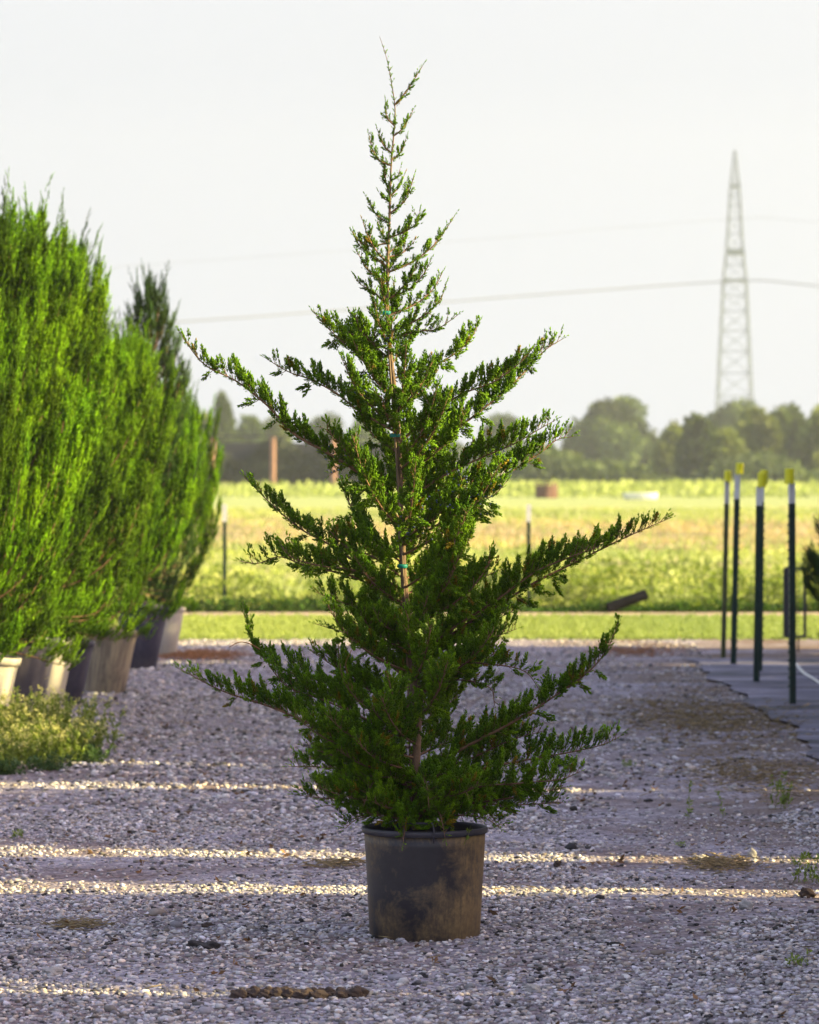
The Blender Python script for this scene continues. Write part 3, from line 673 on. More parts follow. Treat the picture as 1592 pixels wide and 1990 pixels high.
# ------------------------------------------------------------------ row of potted junipers on the left
def row_tree(name, label, seed, height, radius, nbr, tufts_mat, potm, sparse=1.0, label_pot=None, dead=0, pot_h=.53, pot_r=.19, taper=.84):
    rng = np.random.RandomState(seed)
    th = thing(name, label, 'potted tree', group='potted evergreens lined up along the left edge')
    mb = MB(); prof = pot_profile(pot_r * .86, pot_r, pot_h, .012)
    mb.lathe(prof[:6], 48, lambda a, z: .012 * math.sin(3 * a + seed)); p = mb.build('pot', potm, th, True)
    mb = MB(); mb.lathe([(pot_r - .006, pot_h - .05), (pot_r + .010, pot_h - .045), (pot_r + .012, pot_h - .004), (pot_r + .006, pot_h), (pot_r - .004, pot_h - .004), (pot_r - .014, pot_h - .06)], 48, lambda a, z: .012 * math.sin(3 * a + seed))
    mb.build('rim', potm, p, True)
    mb = MB(); mb.lathe([(.001, pot_h - .05), (pot_r - .012, pot_h - .06)], 24); mb.build('soil', M['soil'], th, True)
    tt, _ = spline([(0, 0, pot_h - .08), (.02, .01, pot_h + height * .3), (-.01, .02, pot_h + height * .6), (.01, 0, pot_h + height * .88)], .06)
    v, f = tube_np(tt, np.linspace(.030, .006, len(tt)), 7); trk = mesh('trunk', v, f, M['bark'], th, smooth=True)
    wood, pos, dr, ln, br = [], [], [], [], []
    for j in range(nbr):
        u = (j + rng.rand()) / nbr; z0 = pot_h + .02 + height * (.0 + .86 * u ** 1.2); az = j * 2.39996 + rng.normal(0, .25)
        prof_r = radius * min(1, .72 + 1.6 * u) * (1 - taper * max(0, (u - .22) / .78) ** 1.45) * rng.uniform(.75, 1.25)
        rise = prof_r * rng.uniform(.9, 1.7) + .16 * u
        c_, s_ = math.cos(az), math.sin(az); b0 = np.array([0, 0, z0])
        low = max(0, .14 - u) * 9; rise *= (1 - .75 * min(1, low)); rise -= .05 * min(1, low)
        q, L_ = spline([b0, b0 + (c_ * prof_r * .55, s_ * prof_r * .55, rise * .18 - low * .05), b0 + (c_ * prof_r * .9, s_ * prof_r * .9, rise * .55 - low * .12), b0 + (c_ * prof_r * 1.05, s_ * prof_r * 1.05, rise * 1.05 - low * .15)], .04)
        wood.append(tube_np(q, np.linspace(.008, .0015, len(q)), 4))
        plume = rng.uniform(.7, 1.3); n_t = int(L_ * 104 * sparse * plume) + 8
        lean = np.array([c_ * .16, s_ * .16, .9])
        for k in range(n_t):
            s2 = rng.uniform(.15, 1.0) ** .8; i_ = s2 * (len(q) - 1); i0 = min(int(i_), len(q) - 2); pp = q[i0] + (q[i0+1] - q[i0]) * (i_ - i0)
            tan = unit(q[i0+1] - q[i0]); off = rng.normal(0, .031, 3) * (1.25 - s2 * .85)
            pos.append(pp + off + lean * rng.uniform(-.02, .06)); dr.append(unit(tan * .45 + lean + off * 4 + rng.normal(0, .10, 3))); ln.append(rng.uniform(.10, .19) * (1.1 - .35 * s2)); br.append(j)
        q2 = q[-1]; dd = unit(lean + rng.normal(0, .12, 3)); Lw = rng.uniform(.10, .30) * (1.2 if u > .5 else .8)
        for k in range(9):      # feathery leader of the branch
            pos.append(q2 + dd * Lw * k / 9 + rng.normal(0, .010, 3) * (1 - k / 10)); dr.append(unit(dd + rng.normal(0, .16, 3))); ln.append(rng.uniform(.07, .12) * (1.15 - k * .07)); br.append(j)
    for k in range(60):
        z0 = pot_h + height * rng.uniform(.80, 1.0) ; pos.append(np.array([rng.normal(0, .03), rng.normal(0, .03), z0 - .05])); dr.append(unit(rng.normal(0, .18, 3) + [0, 0, 1])); ln.append(rng.uniform(.08, .14)); br.append(0)
    pos = np.array(pos); n = len(pos); v, f = join_np(wood); mesh('branches', v, f, M['twig'], trk)
    clump = vnoise(pos[:, 0] * 6 + pos[:, 1] * 5 + 30, pos[:, 2] * 4)
    tc_ = np.stack([.7 + .6 * clump, .8 + .35 * clump, .8 + .3 * rng.rand(n)], 1) * rng.uniform(.85, 1.15, (n, 1)) * (np.random.RandomState(seed + 5).uniform(.38, 1.4, nbr)[np.array(br)])[:, None]
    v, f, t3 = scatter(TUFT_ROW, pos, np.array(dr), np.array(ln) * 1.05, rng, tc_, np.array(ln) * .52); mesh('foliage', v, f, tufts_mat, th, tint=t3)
    if dead:
        dp = []
        for k in range(dead):
            a = rng.uniform(-1.4, .2); z0 = pot_h + height * rng.uniform(.45, .75); dp.append((math.cos(a) * radius * .8 + rng.normal(0, .02), math.sin(a) * radius * .8, z0))
        v, f, t3 = scatter(TUFT_ROW, np.array(dp), rng.normal(0, .4, (dead, 3)) + [0, 0, 1], np.full(dead, .07), rng); tag(mesh('dead_spray', v, f, M['dead'], th), kind='stuff')
    return th
A = row_tree('potted_juniper', 'x', 41, 2.55, .60, 112, M['row'], M['pot_black'], dead=14)
B = row_tree('potted_juniper', 'x', 42, 2.25, .56, 100, M['row'], M['pot_tan'], dead=6)
C_ = row_tree('potted_cypress', 'x', 43, 2.55, .36, 84, M['row_dark'], M['pot_black'], .5)
TILT = R(6)
def place(o, d, x, rz, s, label, potm=None):
    o.location = (x, d, .012); o.rotation_euler = (Matrix.Rotation(R(2.5), 3, 'Y') @ Matrix.Rotation(rz, 3, 'Z')).to_euler()
    for c in kids(o):      # the pots lean towards the drive
        if c.name.startswith(('pot', 'soil')): c.rotation_euler = (Matrix.Rotation(-rz, 3, 'Z') @ Matrix.Rotation(TILT, 3, 'Y')).to_euler()
    o.scale = s if isinstance(s, tuple) else (s,) * 3; o['label'] = label
    if potm:
        for c in kids(o):
            if c.name.startswith('pot') and c.type == 'MESH':
                for q in [c] + kids(c): q.material_slots[0].link = 'OBJECT'; q.material_slots[0].material = potm
    return o
def rowcopy(src, *a): return place(dup(src, (0, 0, 0), (0, 0, 0)), *a)
# (order matters: copies are taken from the prototypes before they are placed)
rowcopy(A, 18.8, -2.50, 1.1, .80, 'evergreen nearest the camera, its bright foliage cut by the left edge of the frame', M['pot_pale'])
rowcopy(B, 20.6, -2.46, 2.6, .90, 'bright green evergreen behind the flowering weeds, second nearest the camera at the left edge', M['pot_black'])
rowcopy(A, 22.2, -2.50, 4.0, (1.08, 1.08, .95), 'evergreen in the sunlit pale pot at the far left edge', M['pot_pale'])
rowcopy(B, 23.4, -2.40, .6, (1.12, 1.12, 1.08), 'tall evergreen in the dark pot between two whitish pots at the left', M['pot_black'])
rowcopy(A, 24.5, -2.36, 5.2, (1.0, 1.0, .95), 'feathery evergreen in the whitish pot above the yellow weeds', M['pot_pale'])
place(A, 25.6, -2.30, 2.2, (.88, .88, .84), 'bushy evergreen in the smooth black pot left of the big tan pot', M['pot_black'])
place(B, 26.9, -2.10, 3.3, (.86, .86, .86), 'evergreen in the large mud-coated tan pot with dark ribs at its foot', M['pot_tan'])
place(C_, 30.2, -2.12, 0, .98, 'dark slender sparse evergreen with a thin pointed top in the black pot', M['pot_black'])
D_ = rowcopy(B, 32.3, -2.05, 1.9, (.72, .72, .80), 'smallest evergreen at the far end of the left row in a pale ragged-rimmed pot', M['pot_pale'])

# row on the right, outside the frame, whose shade falls across the drive
E = row_tree('potted_arborvitae', 'x', 47, 2.55, .50, 165, M['row_dark'], M['pot_black'], 1.0, taper=.45)
def shade(d, x, rz, s, sx_, first=False):
    o = E if first else dup(E, (0, 0, 0), (0, 0, 0)); o.location = (x, d, .02); o.rotation_euler = (0, 0, rz); o.scale = (sx_, sx_, s)
    o['label'] = 'dark potted evergreen in the row just right of the frame'; o['group'] = 'potted evergreens in the row to the right'
XR = 4.2; off = -XR * math.tan(R(SUN_AZ)) - .18
spans = [(6.0, 11.57), (11.69, 14.22), (14.72, 15.45), (15.88, 18.85), (19.12, 20.30), (20.42, 31.0)]
rr_ = np.random.RandomState(4); dups = []
for a_, b_ in spans:
    w_ = .36; n_ = max(1, int(math.ceil((b_ - a_ - 2 * w_) / .42)) + 1)
    for k in range(n_):
        dups.append((a_ + w_ + (b_ - a_ - 2 * w_) * (k / max(1, n_ - 1)) + off, XR + (0 if k % 2 else .35)))
for d, x in dups: shade(d, x, rr_.uniform(0, 6.28), rr_.uniform(.90, .96) if 10.5 < d < 21 else rr_.uniform(.92, 1.0), .80)
shade(31.6 + off, 4.6, 1, 1.15, .9, True)
pk = dup(E, (3.56, 30.0, .02), (0, 0, 2.0), (.85, .85, .42), 'dark evergreen whose branch tips peek in at the right edge behind the capped posts')
pk['group'] = 'potted evergreens in the row to the right'
for d, x in ((32.6, 5.0), (32.2, 5.4), (33.4, 5.6)): shade(d + off, x, rr_.uniform(0, 6), 1.1, .95)

# ------------------------------------------------------------------ weeds by the left pots
for k, (x, y, h_) in enumerate(((-2.10, 20.2, .20), (-1.92, 20.4, .22), (-2.20, 20.7, .26), (-2.05, 20.9, .33), (-1.88, 21.1, .31), (-1.98, 21.4, .30), (-2.25, 21.2, .36), (-1.78, 20.9, .20))):
    sprig('flowering_weed', (x, y, .02), h_, 60, rw, 'clump of feathery weeds with pale yellow flower heads beside the left pots', spread=.75, leafsize=.026, flower='weedflower', group='yellow-flowered weed clumps at the left')
for x, y in ((-2.05, 19.7), (-1.85, 19.95), (-1.7, 20.5), (-2.15, 19.4)): sprig('low_weed', (x, y, .01), .11, 46, rw, 'low dark green weed patch on the gravel in front of the yellow-flowered weeds', spread=1.5, leafsize=.028, mat='weed_dark', group='low weed patches at the left')
SM = [((1520,1578), .16, 7, 'thin upright green weed growing from the gravel near the right edge', .25), ((1400,1595), .20, 2, 'single thin bent weed stalk leaning left on the right-hand gravel', .1),
      ((1585,1722), .12, 12, 'bright green grass tuft cut by the right edge of the frame', .5), ((1545,1892), .05, 9, 'small low green weed near the bottom right corner', 1.2),
      ((30,1636), .05, 10, 'small dark green sprout on the gravel at the left edge', 1.2), ((1330,1655), .03, 6, 'tiny green sprout beside the right end of the upper sun band', 1.0),
      ((1225,1500), .05, 8, 'small green seedling left of the sunlit straw patch', 1.0)]
for (px, py), h_, n_, lb, sp2 in SM:
    d = gd(py); p = P(px, py, d); p[2] = hgt(p[0], p[1]); sprig('small_weed', p, h_, n_, rw, lb, spread=sp2, leafsize=.016 if h_ < .1 else .022)

# straw and litter
def litter(name, px, py, wx, wy, n, L0, mat, label, cat):
    d = gd(py); c_ = P(px, py, d); x = rw.normal(c_[0], wx, n); y = rw.normal(c_[1], wy, n); z = hgt(x, y) + rw.uniform(.006, .026, n)
    a = rw.normal(0, .6, n) + (rw.rand(n) > .5) * math.pi; dr = np.stack([np.cos(a), np.sin(a), rw.normal(.1, .18, n)], 1)
    ln = L0 * rw.uniform(.5, 1.3, n); v, f, t3 = scatter([(LV * [.09, .09, 1], LF, np.ones(5))], np.stack([x, y, z], 1), dr, ln, rw, np.repeat(rw.uniform(.5, 1.5, (n, 1)), 3, 1))
    o = mesh(name, v, f, M[mat], tint=t3); tag(o, kind='stuff'); return o
litter('straw_patch', 1395, 1695, .07, .12, 500, .05, 'straw', 'patch of dry straw on the gravel between the two right sun bands', 'straw')
litter('straw_patch', 1370, 1405, .30, 1.1, 1800, .07, 'straw', 'long brown straw and mulch strip running beside the weed mat', 'straw')
litter('straw_patch', 1470, 1515, .22, .8, 1200, .05, 'straw', 'sunlit golden straw patch at the right end of the upper sun band', 'straw')
litter('straw_patch', 1230, 1272, .18, .4, 500, .06, 'deadleaf', 'reddish brown leaf litter where the gravel meets the far sun', 'leaf litter')
litter('mulch_pile', 385, 1280, .16, .35, 1200, .07, 'deadleaf', 'reddish brown mulch heap on the gravel beyond the left pots', 'mulch')
litter('straw_patch', 150, 1815, .05, .07, 250, .04, 'straw', 'faint straw scrap on the gravel at lower left', 'straw')
litter('straw_patch', 650, 1692, .06, .05, 200, .05, 'straw', 'small brown straw scrap just left of the black pot', 'straw')

def bits(name, n, mat, L0, seed):
    g_ = np.random.RandomState(seed); y = g_.uniform(10.6, 26, n); x = g_.uniform(-2.2, 2.1, n); z = hgt(x, y) + g_.uniform(.004, .014, n)
    dr = np.stack([g_.normal(0, 1, n), g_.normal(0, .6, n), g_.normal(0, .15, n)], 1)
    v, f, t3 = scatter(LEAF_T if mat == 'deadleafs' else [(LV * [.07, .07, 1], LF, np.ones(5))], np.stack([x, y, z], 1), dr, L0 * g_.uniform(.4, 1.4, n), g_, np.repeat(g_.uniform(.4, 1.4, (n, 1)), 3, 1))
    tag(mesh(name, v, f, M[mat], tint=t3), kind='stuff')
bits('leaf_litter', 420, 'deadleafs', .028, 5); bits('twig_litter', 700, 'straw', .06, 6)

# rocks and clods
def rockmesh(name, px, py, w, h_, mat, label, cat, n=1, spread=0, seed=1):
    rng = np.random.RandomState(seed); d = gd(py); c_ = P(px, py, d); vs, fs, b = [], [], 0
    import bmesh
    for k in range(n):
        bm = bmesh.new(); bmesh.ops.create_icosphere(bm, subdivisions=3, radius=1); s = 1 if n == 1 else rng.uniform(.2, 1) ** 1.6
        ph_ = rng.uniform(0, 9, 3); ox = rng.uniform(-spread, spread) if n > 1 else 0; oy = rng.normal(0, w * .6) if n > 1 else 0
        for v in bm.verts:
            q = v.co; nz = 1 + .22 * math.sin(3.1*q.x + ph_[0]) * math.cos(2.7*q.y + ph_[1]) + .12 * math.sin(6.3*q.z + ph_[2] + 4*q.x) + rng.uniform(-.05, .05)
            vs.append((q.x * w * s * nz + ox, q.y * w * s * nz * .8 + oy, max(-.004, q.z * h_ * s * nz + h_ * s * .4)))
        fs += [tuple(vv.index + b for vv in f.verts) for f in bm.faces]; b = len(vs); bm.free()
    o = mesh(name, np.array(vs), fs, M[mat]); o.location = (c_[0], c_[1], float(hgt(c_[0], c_[1]))); return tag(o, label, cat)
rockmesh('rock', 1037, 1936, .021, .017, 'rock', 'rounded grey stone resting on the lowest sun band right of centre', 'rock', seed=1)
rockmesh('rock', 432, 1622, .026, .012, 'rock', 'flat pale stone on the shaded gravel left of the tree', 'rock', seed=2)
rockmesh('rock', 402, 1815, .017, .014, 'clod', 'dark round stone left of the pot, above the black clod', 'rock', seed=3)
rockmesh('rock', 1450, 1778, .025, .022, 'rock', 'grey lumpy stone on the right-hand gravel below the sun bands', 'rock', seed=4)
rockmesh('rock', 1462, 1676, .018, .026, 'rock', 'upright tan stone at the right end of the sun band', 'rock', seed=5)
rockmesh('rock', 1362, 1680, .028, .018, 'rock', 'dark flat stone at the right below the sun band, left of the upright tan one', 'rock', seed=6)
rockmesh('rock', 1083, 1695, .014, .018, 'clod', 'small dark upright stone right of the pot between the two sun bands', 'rock', seed=7)
rockmesh('rock', 100, 1905, .030, .018, 'rock', 'broad grey stone at the lower left corner area', 'rock', seed=8)
rockmesh('rock', 1570, 1755, .03, .025, 'clod', 'brown lump of rock at the right edge below the grass tuft', 'rock', seed=9)
rockmesh('rock', 1425, 1545, .030, .02, 'rock', 'sunlit pale stone amid the golden straw at right', 'rock', seed=10)
rockmesh('mud_clod', 392, 1850, .036, .018, 'darkclod', 'black flat mud clod on the gravel at lower left', 'mud clod', 5, .045, 11)
rockmesh('mud_clod', 590, 1945, .027, .019, 'clod', 'long crumbly brown mud clump at the bottom left of the pot', 'mud clod', 150, .19, 12)

# ------------------------------------------------------------------ steel posts with yellow caps on the right
def tpost(name, px0, py0, px1, py1, label, group, w=.045, white=(.80, .955), cap=True, d=None, capm='cap', yaw=0.0, shaftm=None):
    d = d or gd(py0); p0 = P(px0, py0, d); p1 = P(px1, py1, d)
    th = thing(name, label, 'post', p0, group); ax = Vector(p1 - p0); H = ax.length; q = ax.normalized().to_track_quat('Z', 'Y'); th.rotation_euler = (q.to_matrix() @ Matrix.Rotation(yaw, 3, 'Z')).to_euler()
    def tee(z0, z1, mat, nm, par, g=0.0):
        mb = MB(); mb.box((0, 0, (z0 + z1) / 2), (w + g, .006 + g, z1 - z0)); mb.box((0, .018 + .0035, (z0 + z1) / 2), (.007 + g, .036, z1 - z0)); return mb.build(nm, mat, par)
    mb = MB(); z0, z1 = -.02, H * white[0]; mb.box((0, 0, (z0 + z1) / 2), (w, .006, z1 - z0)); mb.box((0, .018 + .0035, (z0 + z1) / 2), (.007, .036, z1 - z0))
    z = .15
    while z < H * white[0] - .05: mb.box((0, -.0065, z), (w * .4, .012, .012)); z += .055
    mb.build('shaft', shaftm or M['postgreen'], th)
    tee(H * white[0], H * (white[1] if cap else 1), M['postwhite'], 'painted_tip', th)
    if cap:
        mb = MB(); c = H * (white[1] - .005); h_ = H * (1.0 - white[1]) ; hw = .030
        mb.lathe([(.001, c + h_), (hw * .85, c + h_), (hw, c + h_ - .006), (hw, c), (hw * .86, c), (.02, c + .002)], 8); o = mb.build('cap', M[capm], th); 
    return th
G = 'green steel posts with yellow caps on the weed mat'
tpost('steel_post', 1407, 1283, 1415, 912, 'sunlit thin post with the brightest yellow cap, leftmost of the capped posts', G, .036, (.82, .94), yaw=.9, shaftm=M['postlit'])
tpost('steel_post', 1430, 1298, 1438, 898, 'dark green post with the highest yellow cap, second from the left', G, .074, (.82, .945))
tpost('steel_post', 1475, 1333, 1481, 916, 'dark green post in the middle whose cap overlaps another yellow cap behind', G, .080, (.84, .93))
tpost('steel_post', 1536, 1378, 1534, 908, 'thickest and nearest dark green capped post, on the right', G, .090, (.85, .935))
tpost('steel_post', 1481, 1312, 1485, 911, 'post hidden behind the middle one, only its yellow cap showing', G, .040, (.84, .93), d=29.4)
# slotted metal panel on a stake behind the nearest post
d = gd(1272); p = P(1552, 1272, d); th = thing('plant_stand_panel', 'narrow dark slotted metal frame on a thin stake behind the nearest post', 'metal frame', p)
fr = MB(); z0, z1 = .15, .72; x0, x1 = -.10, .055
fr.box((x1, 0, (z0+z1)/2), (.024, .02, z1-z0)); fr.box((x0, 0, (z0+z1)/2), (.05, .02, z1-z0)); fr.box(((x0+x1)/2, 0, z1), (x1-x0+.03, .022, .022)); fr.box(((x0+x1)/2, 0, z0), (x1-x0+.03, .022, .022)); fr.build('frame', M['blackplastic'], th)
sl = MB()
for k in range(17): sl.box((-.012, 0, z0 + .03 + k * .032), (.034, .012, .010))
sl.build('slotted_strip', M['rust'], th)
mb = MB(); mb.tube([(0, 0, -.02), (0, 0, z0)], .010, 8); mb.build('stake', M['weedflower'] if False else M['stake'], th)
# pale hose
pts = [P(1548, 1303, 30.2), P(1562, 1318, 29.0), P(1580, 1330, 28.2), P(1605, 1352, 27.2), P(1660, 1372, 26)]
for q in pts: q[2] = .045
v, f = tube_np(spline(pts, .05)[0], .010, 8); tag(mesh('hose', v, f, M['hose'], smooth=True), 'pale hose lying on the dark mat beside the nearest post', 'hose')

# ------------------------------------------------------------------ wire fence
FD = 42.3
fence = thing('wire_fence', 'low wire fence with white tipped green posts between the lawn strip and the field', 'fence', (0, FD, 0))
for k in range(-4, 5):
    x = -2.0 + 3.29 * (k + 1); mb = MB(); mb.box((x, 0, .49), (.040, .008, .98)); mb.box((x, .02, .49), (.008, .036, .98)); po = mb.build('post', M['postgreen'], fence)
    mb = MB(); mb.box((x, 0, 1.075), (.052, .014, .19)); mb.box((x, .022, 1.075), (.012, .034, .19)); mb.build('painted_tip', M['postwhite'], po)
mb = MB(); xa, xb = -15.2, 14.5
for z in (.08, .18, .28, .40, .54, .70, .86): mb.tube([(xa, -.01, z), ((xa+xb)/2, -.01, z - .01), (xb, -.01, z)], .0022, 4)
z = xa
while z < xb: mb.tube([(z, -.014, .08), (z, -.014, .86)], .0015, 3, False); z += .18
tag(mb.build('wire_mesh', M['wire'], fence), kind='stuff')

# black plastic pipe lying tilted at the fence
p = P(1180, 1203, 42.05); th = thing('drain_pipe', 'short black corrugated pipe lying tilted in front of the wire fence', 'pipe', (p[0], p[1], .055), rot=(0, R(90 - 19), R(8)))
mb = MB(); prof = []
for k in range(36): prof.append((.056 + (.006 if k % 2 else 0), .46 * k / 35))
prof += [(.047, .46), (.047, .02), (.056, 0)]; mb.lathe(prof, 20); mb.build('corrugated_tube', M['pipe'], th)

# ------------------------------------------------------------------ grass
def blades(n, xfun, yfun, L0, L1, mat, name, rng, nbl=5, wid=.10, zf=None):
    T = []
    for _ in range(6):
        vs, fs, ts = [], [], []
        for k in range(nbl):
            a = rng.uniform(0, 6.28); o_ = rng.normal(0, .16, 2); ln_ = rng.uniform(.2, .7); w = wid * rng.uniform(.6, 1.2); pa = np.array([-math.sin(a), math.cos(a), 0]) * w
            b0 = np.array([o_[0], o_[1], 0]); m1 = b0 + [math.cos(a) * ln_ * .3, math.sin(a) * ln_ * .3, .6]; t1 = b0 + [math.cos(a) * ln_, math.sin(a) * ln_, rng.uniform(.8, 1.1)]
            vs += [b0 - pa, b0 + pa, m1 + pa * .8, m1 - pa * .8, t1]; j = 5 * k; fs += [(j, j+1, j+2), (j, j+2, j+3), (j+3, j+2, j+4)]; ts += [rng.uniform(.8, 1.2)] * 5
        T.append((np.array(vs), np.array(fs), np.array(ts)))
    x = xfun(n); y = yfun(n); z = np.zeros(n) if zf is None else zf(x, y); ln = rng.uniform(L0, L1, n)
    cl = vnoise(x * .7 + 50, y * .25 + 9); tc_ = np.stack([.8 + .45 * cl, .85 + .3 * cl, np.ones(n)], 1)
    d = np.stack([rng.normal(0, .12, n), rng.normal(0, .12, n), np.ones(n)], 1)
    if np.ndim(L0) == 0 and callable(mat): pass
    v, f, t3 = scatter(T, np.stack([x, y, z], 1), d, ln, rng, tc_); return tag(mesh(name, v, f, mat, tint=t3), kind='stuff')
ru = np.random.RandomState(77)
blades(26000, lambda n: ru.uniform(-7, 7, n), lambda n: ru.uniform(35.3, 40.8, n), .03, .06, M['lawn'], 'lawn_grass', ru, 5, .12)
def fy(n): return 42.6 + (150 - 42.6) * ru.rand(n) ** 1.5
ys_ = fy(52000); br_ = np.exp(-((ys_ - 93) / 17) ** 2) + np.exp(-((ys_ - 160) / 9) ** 2); ys_ = ys_[ru.rand(len(ys_)) > br_ * .7]; NF = len(ys_)
blades(NF, lambda n: ru.uniform(-1, 1, n) * (5 + ys_ * .14), lambda n: ys_, .05, .13, M['grass'], 'field_grass', ru, 5, .14)
yd = fy(30000); xd = ru.uniform(-1, 1, 30000) * (5 + yd * .14)
kp = (np.exp(-((yd - 93) / 20) ** 2) + .8 * np.exp(-((yd - 160) / 12) ** 2) + .5 * vnoise(xd * .3, yd * .15)) > .62; yd, xd = yd[kp], xd[kp]
blades(len(yd), lambda n: xd, lambda n: yd, .06, .16, M['drygrass'], 'dry_field_grass', ru, 5, .14)
# weeds along the fence
def bushy(n, name, x, y, hmax, size, mat):
    h = ru.rand(n) * hmax; pos = np.stack([x + ru.normal(0, .03, n), y + ru.normal(0, .05, n), h], 1); dr = ru.normal(0, .6, (n, 3)) + [0, 0, .5]
    cl = vnoise(x * 3, h * 5); tc_ = np.stack([.7 + .6 * cl] * 3, 1); v, f, t3 = scatter(LEAF_T, pos, dr, size * ru.uniform(.6, 1.3, n), ru, tc_); return tag(mesh(name, v, f, mat, tint=t3), kind='stuff')
n = 7000; x = ru.uniform(-7, 7, n); hm = .10 + .42 * np.clip(vnoise(x * 1.1 + 4, x * 0 + 2) * 1.5 - .35, 0, 1) + .22 * (vnoise(x * 5, x * 0 + 7) > .6)
bushy(n, 'fence_weeds', x, 42.5 + ru.uniform(-.25, .35, n), hm, .06, M['weed'])
n = 2600; x = 1.0 + ru.rand(n) * 6; bushy(n, 'fence_weeds', x, 43.2 + ru.uniform(0, 1.4, n), .25 + .45 * vnoise(x * 1.3, x * 0 + 12), .06, M['weed'])
n = 4500; x = ru.uniform(-6, 6, n); bushy(n, 'dark_fence_weeds', x, 42.25 + ru.uniform(-.12, .15, n), .02 + .17 * vnoise(x * 2, x * 0) ** 1.5, .045, M['row_dark'])

# ------------------------------------------------------------------ far things
th = thing('stock_tank', 'low white oval tank lying in the far field', 'tank', P(1245, 973, 188) * [1, 1, 0])
mb = MB(); mb.lathe([(.02, .05), (.74, .05), (.80, .10), (.85, .34), (.87, .38), (.83, .38), (.79, .16), (.02, .14)], 32); b_ = mb.build('tub', M['white'], th, True); b_.scale = (1, .55, 1)
th = thing('hay_feeder', 'small brown rusty hay feeder ring in the far field', 'hay feeder', P(1062, 969, 204) * [1, 1, 0])
mb = MB(); mb.lathe([(.55, 0), (.58, .68), (.53, .68), (.50, .02)], 24); mb.build('ring_panel', M['rust'], th)
for k in range(8):
    a = k * math.pi / 4; mb = MB(); mb.tube([(.56*math.cos(a), .56*math.sin(a), 0), (.56*math.cos(a), .56*math.sin(a), .8)], .03, 6); mb.build('upright', M['rust'], th)
mb = MB(); mb.lathe([(.53, .76), (.59, .76), (.59, .82), (.53, .82), (.53, .76)], 24); mb.build('top_hoop', M['rust'], th)

# open shade shelter with timber posts, black cloth
SD = 232.0; s_ = SD / F_PX
th = thing('windbreak_screen', 'reddish timber posts with top rail and dark cloth at the far field edge', 'screen', (P(530, 960, SD)[0], SD, 0))
ox = P(530, 960, SD)[0]; hh = CAM_H + (HORIZ - 850) * s_
for px in (296, 413, 530, 648, 765):
    x = (px - 796) * s_ - ox; mb = MB(); mb.tube([(x, 0, -.1), (x + .02, 0, hh)], .17, 8); mb.build('post', M['wood'], th)
xl, xr = (270 - 796) * s_ - ox, (800 - 796) * s_ - ox
mb = MB(); mb.box(((xl + xr) / 2, 0, hh + .06), (xr - xl, .16, .12)); mb.build('beam', M['shade'], th)
mb = MB(); mb.box(((xl + xr) / 2, 3.0, hh / 2 - .1), (xr - xl, .06, hh - .4)); mb.build('back_cloth', M['shade'], th)
n = 16000; x = ru.uniform(xl, xr, n) + ox; h = ru.rand(n) * hh * (.55 + .5 * vnoise(x * .5, x * 0 + 31)); y = SD + 1.2 + ru.uniform(0, 1.6, n)
tn_ = .3 + 1.1 * vnoise(x * .8, h * 1.1) ** 2; v, f, t3 = scatter(LEAF_T, np.stack([x, y, h], 1), ru.normal(0, 1, (n, 3)), ru.uniform(.15, .4, n), ru, np.stack([tn_, tn_, tn_], 1)); tag(mesh('hedge', v, f, M['hedge'], tint=t3), kind='stuff')

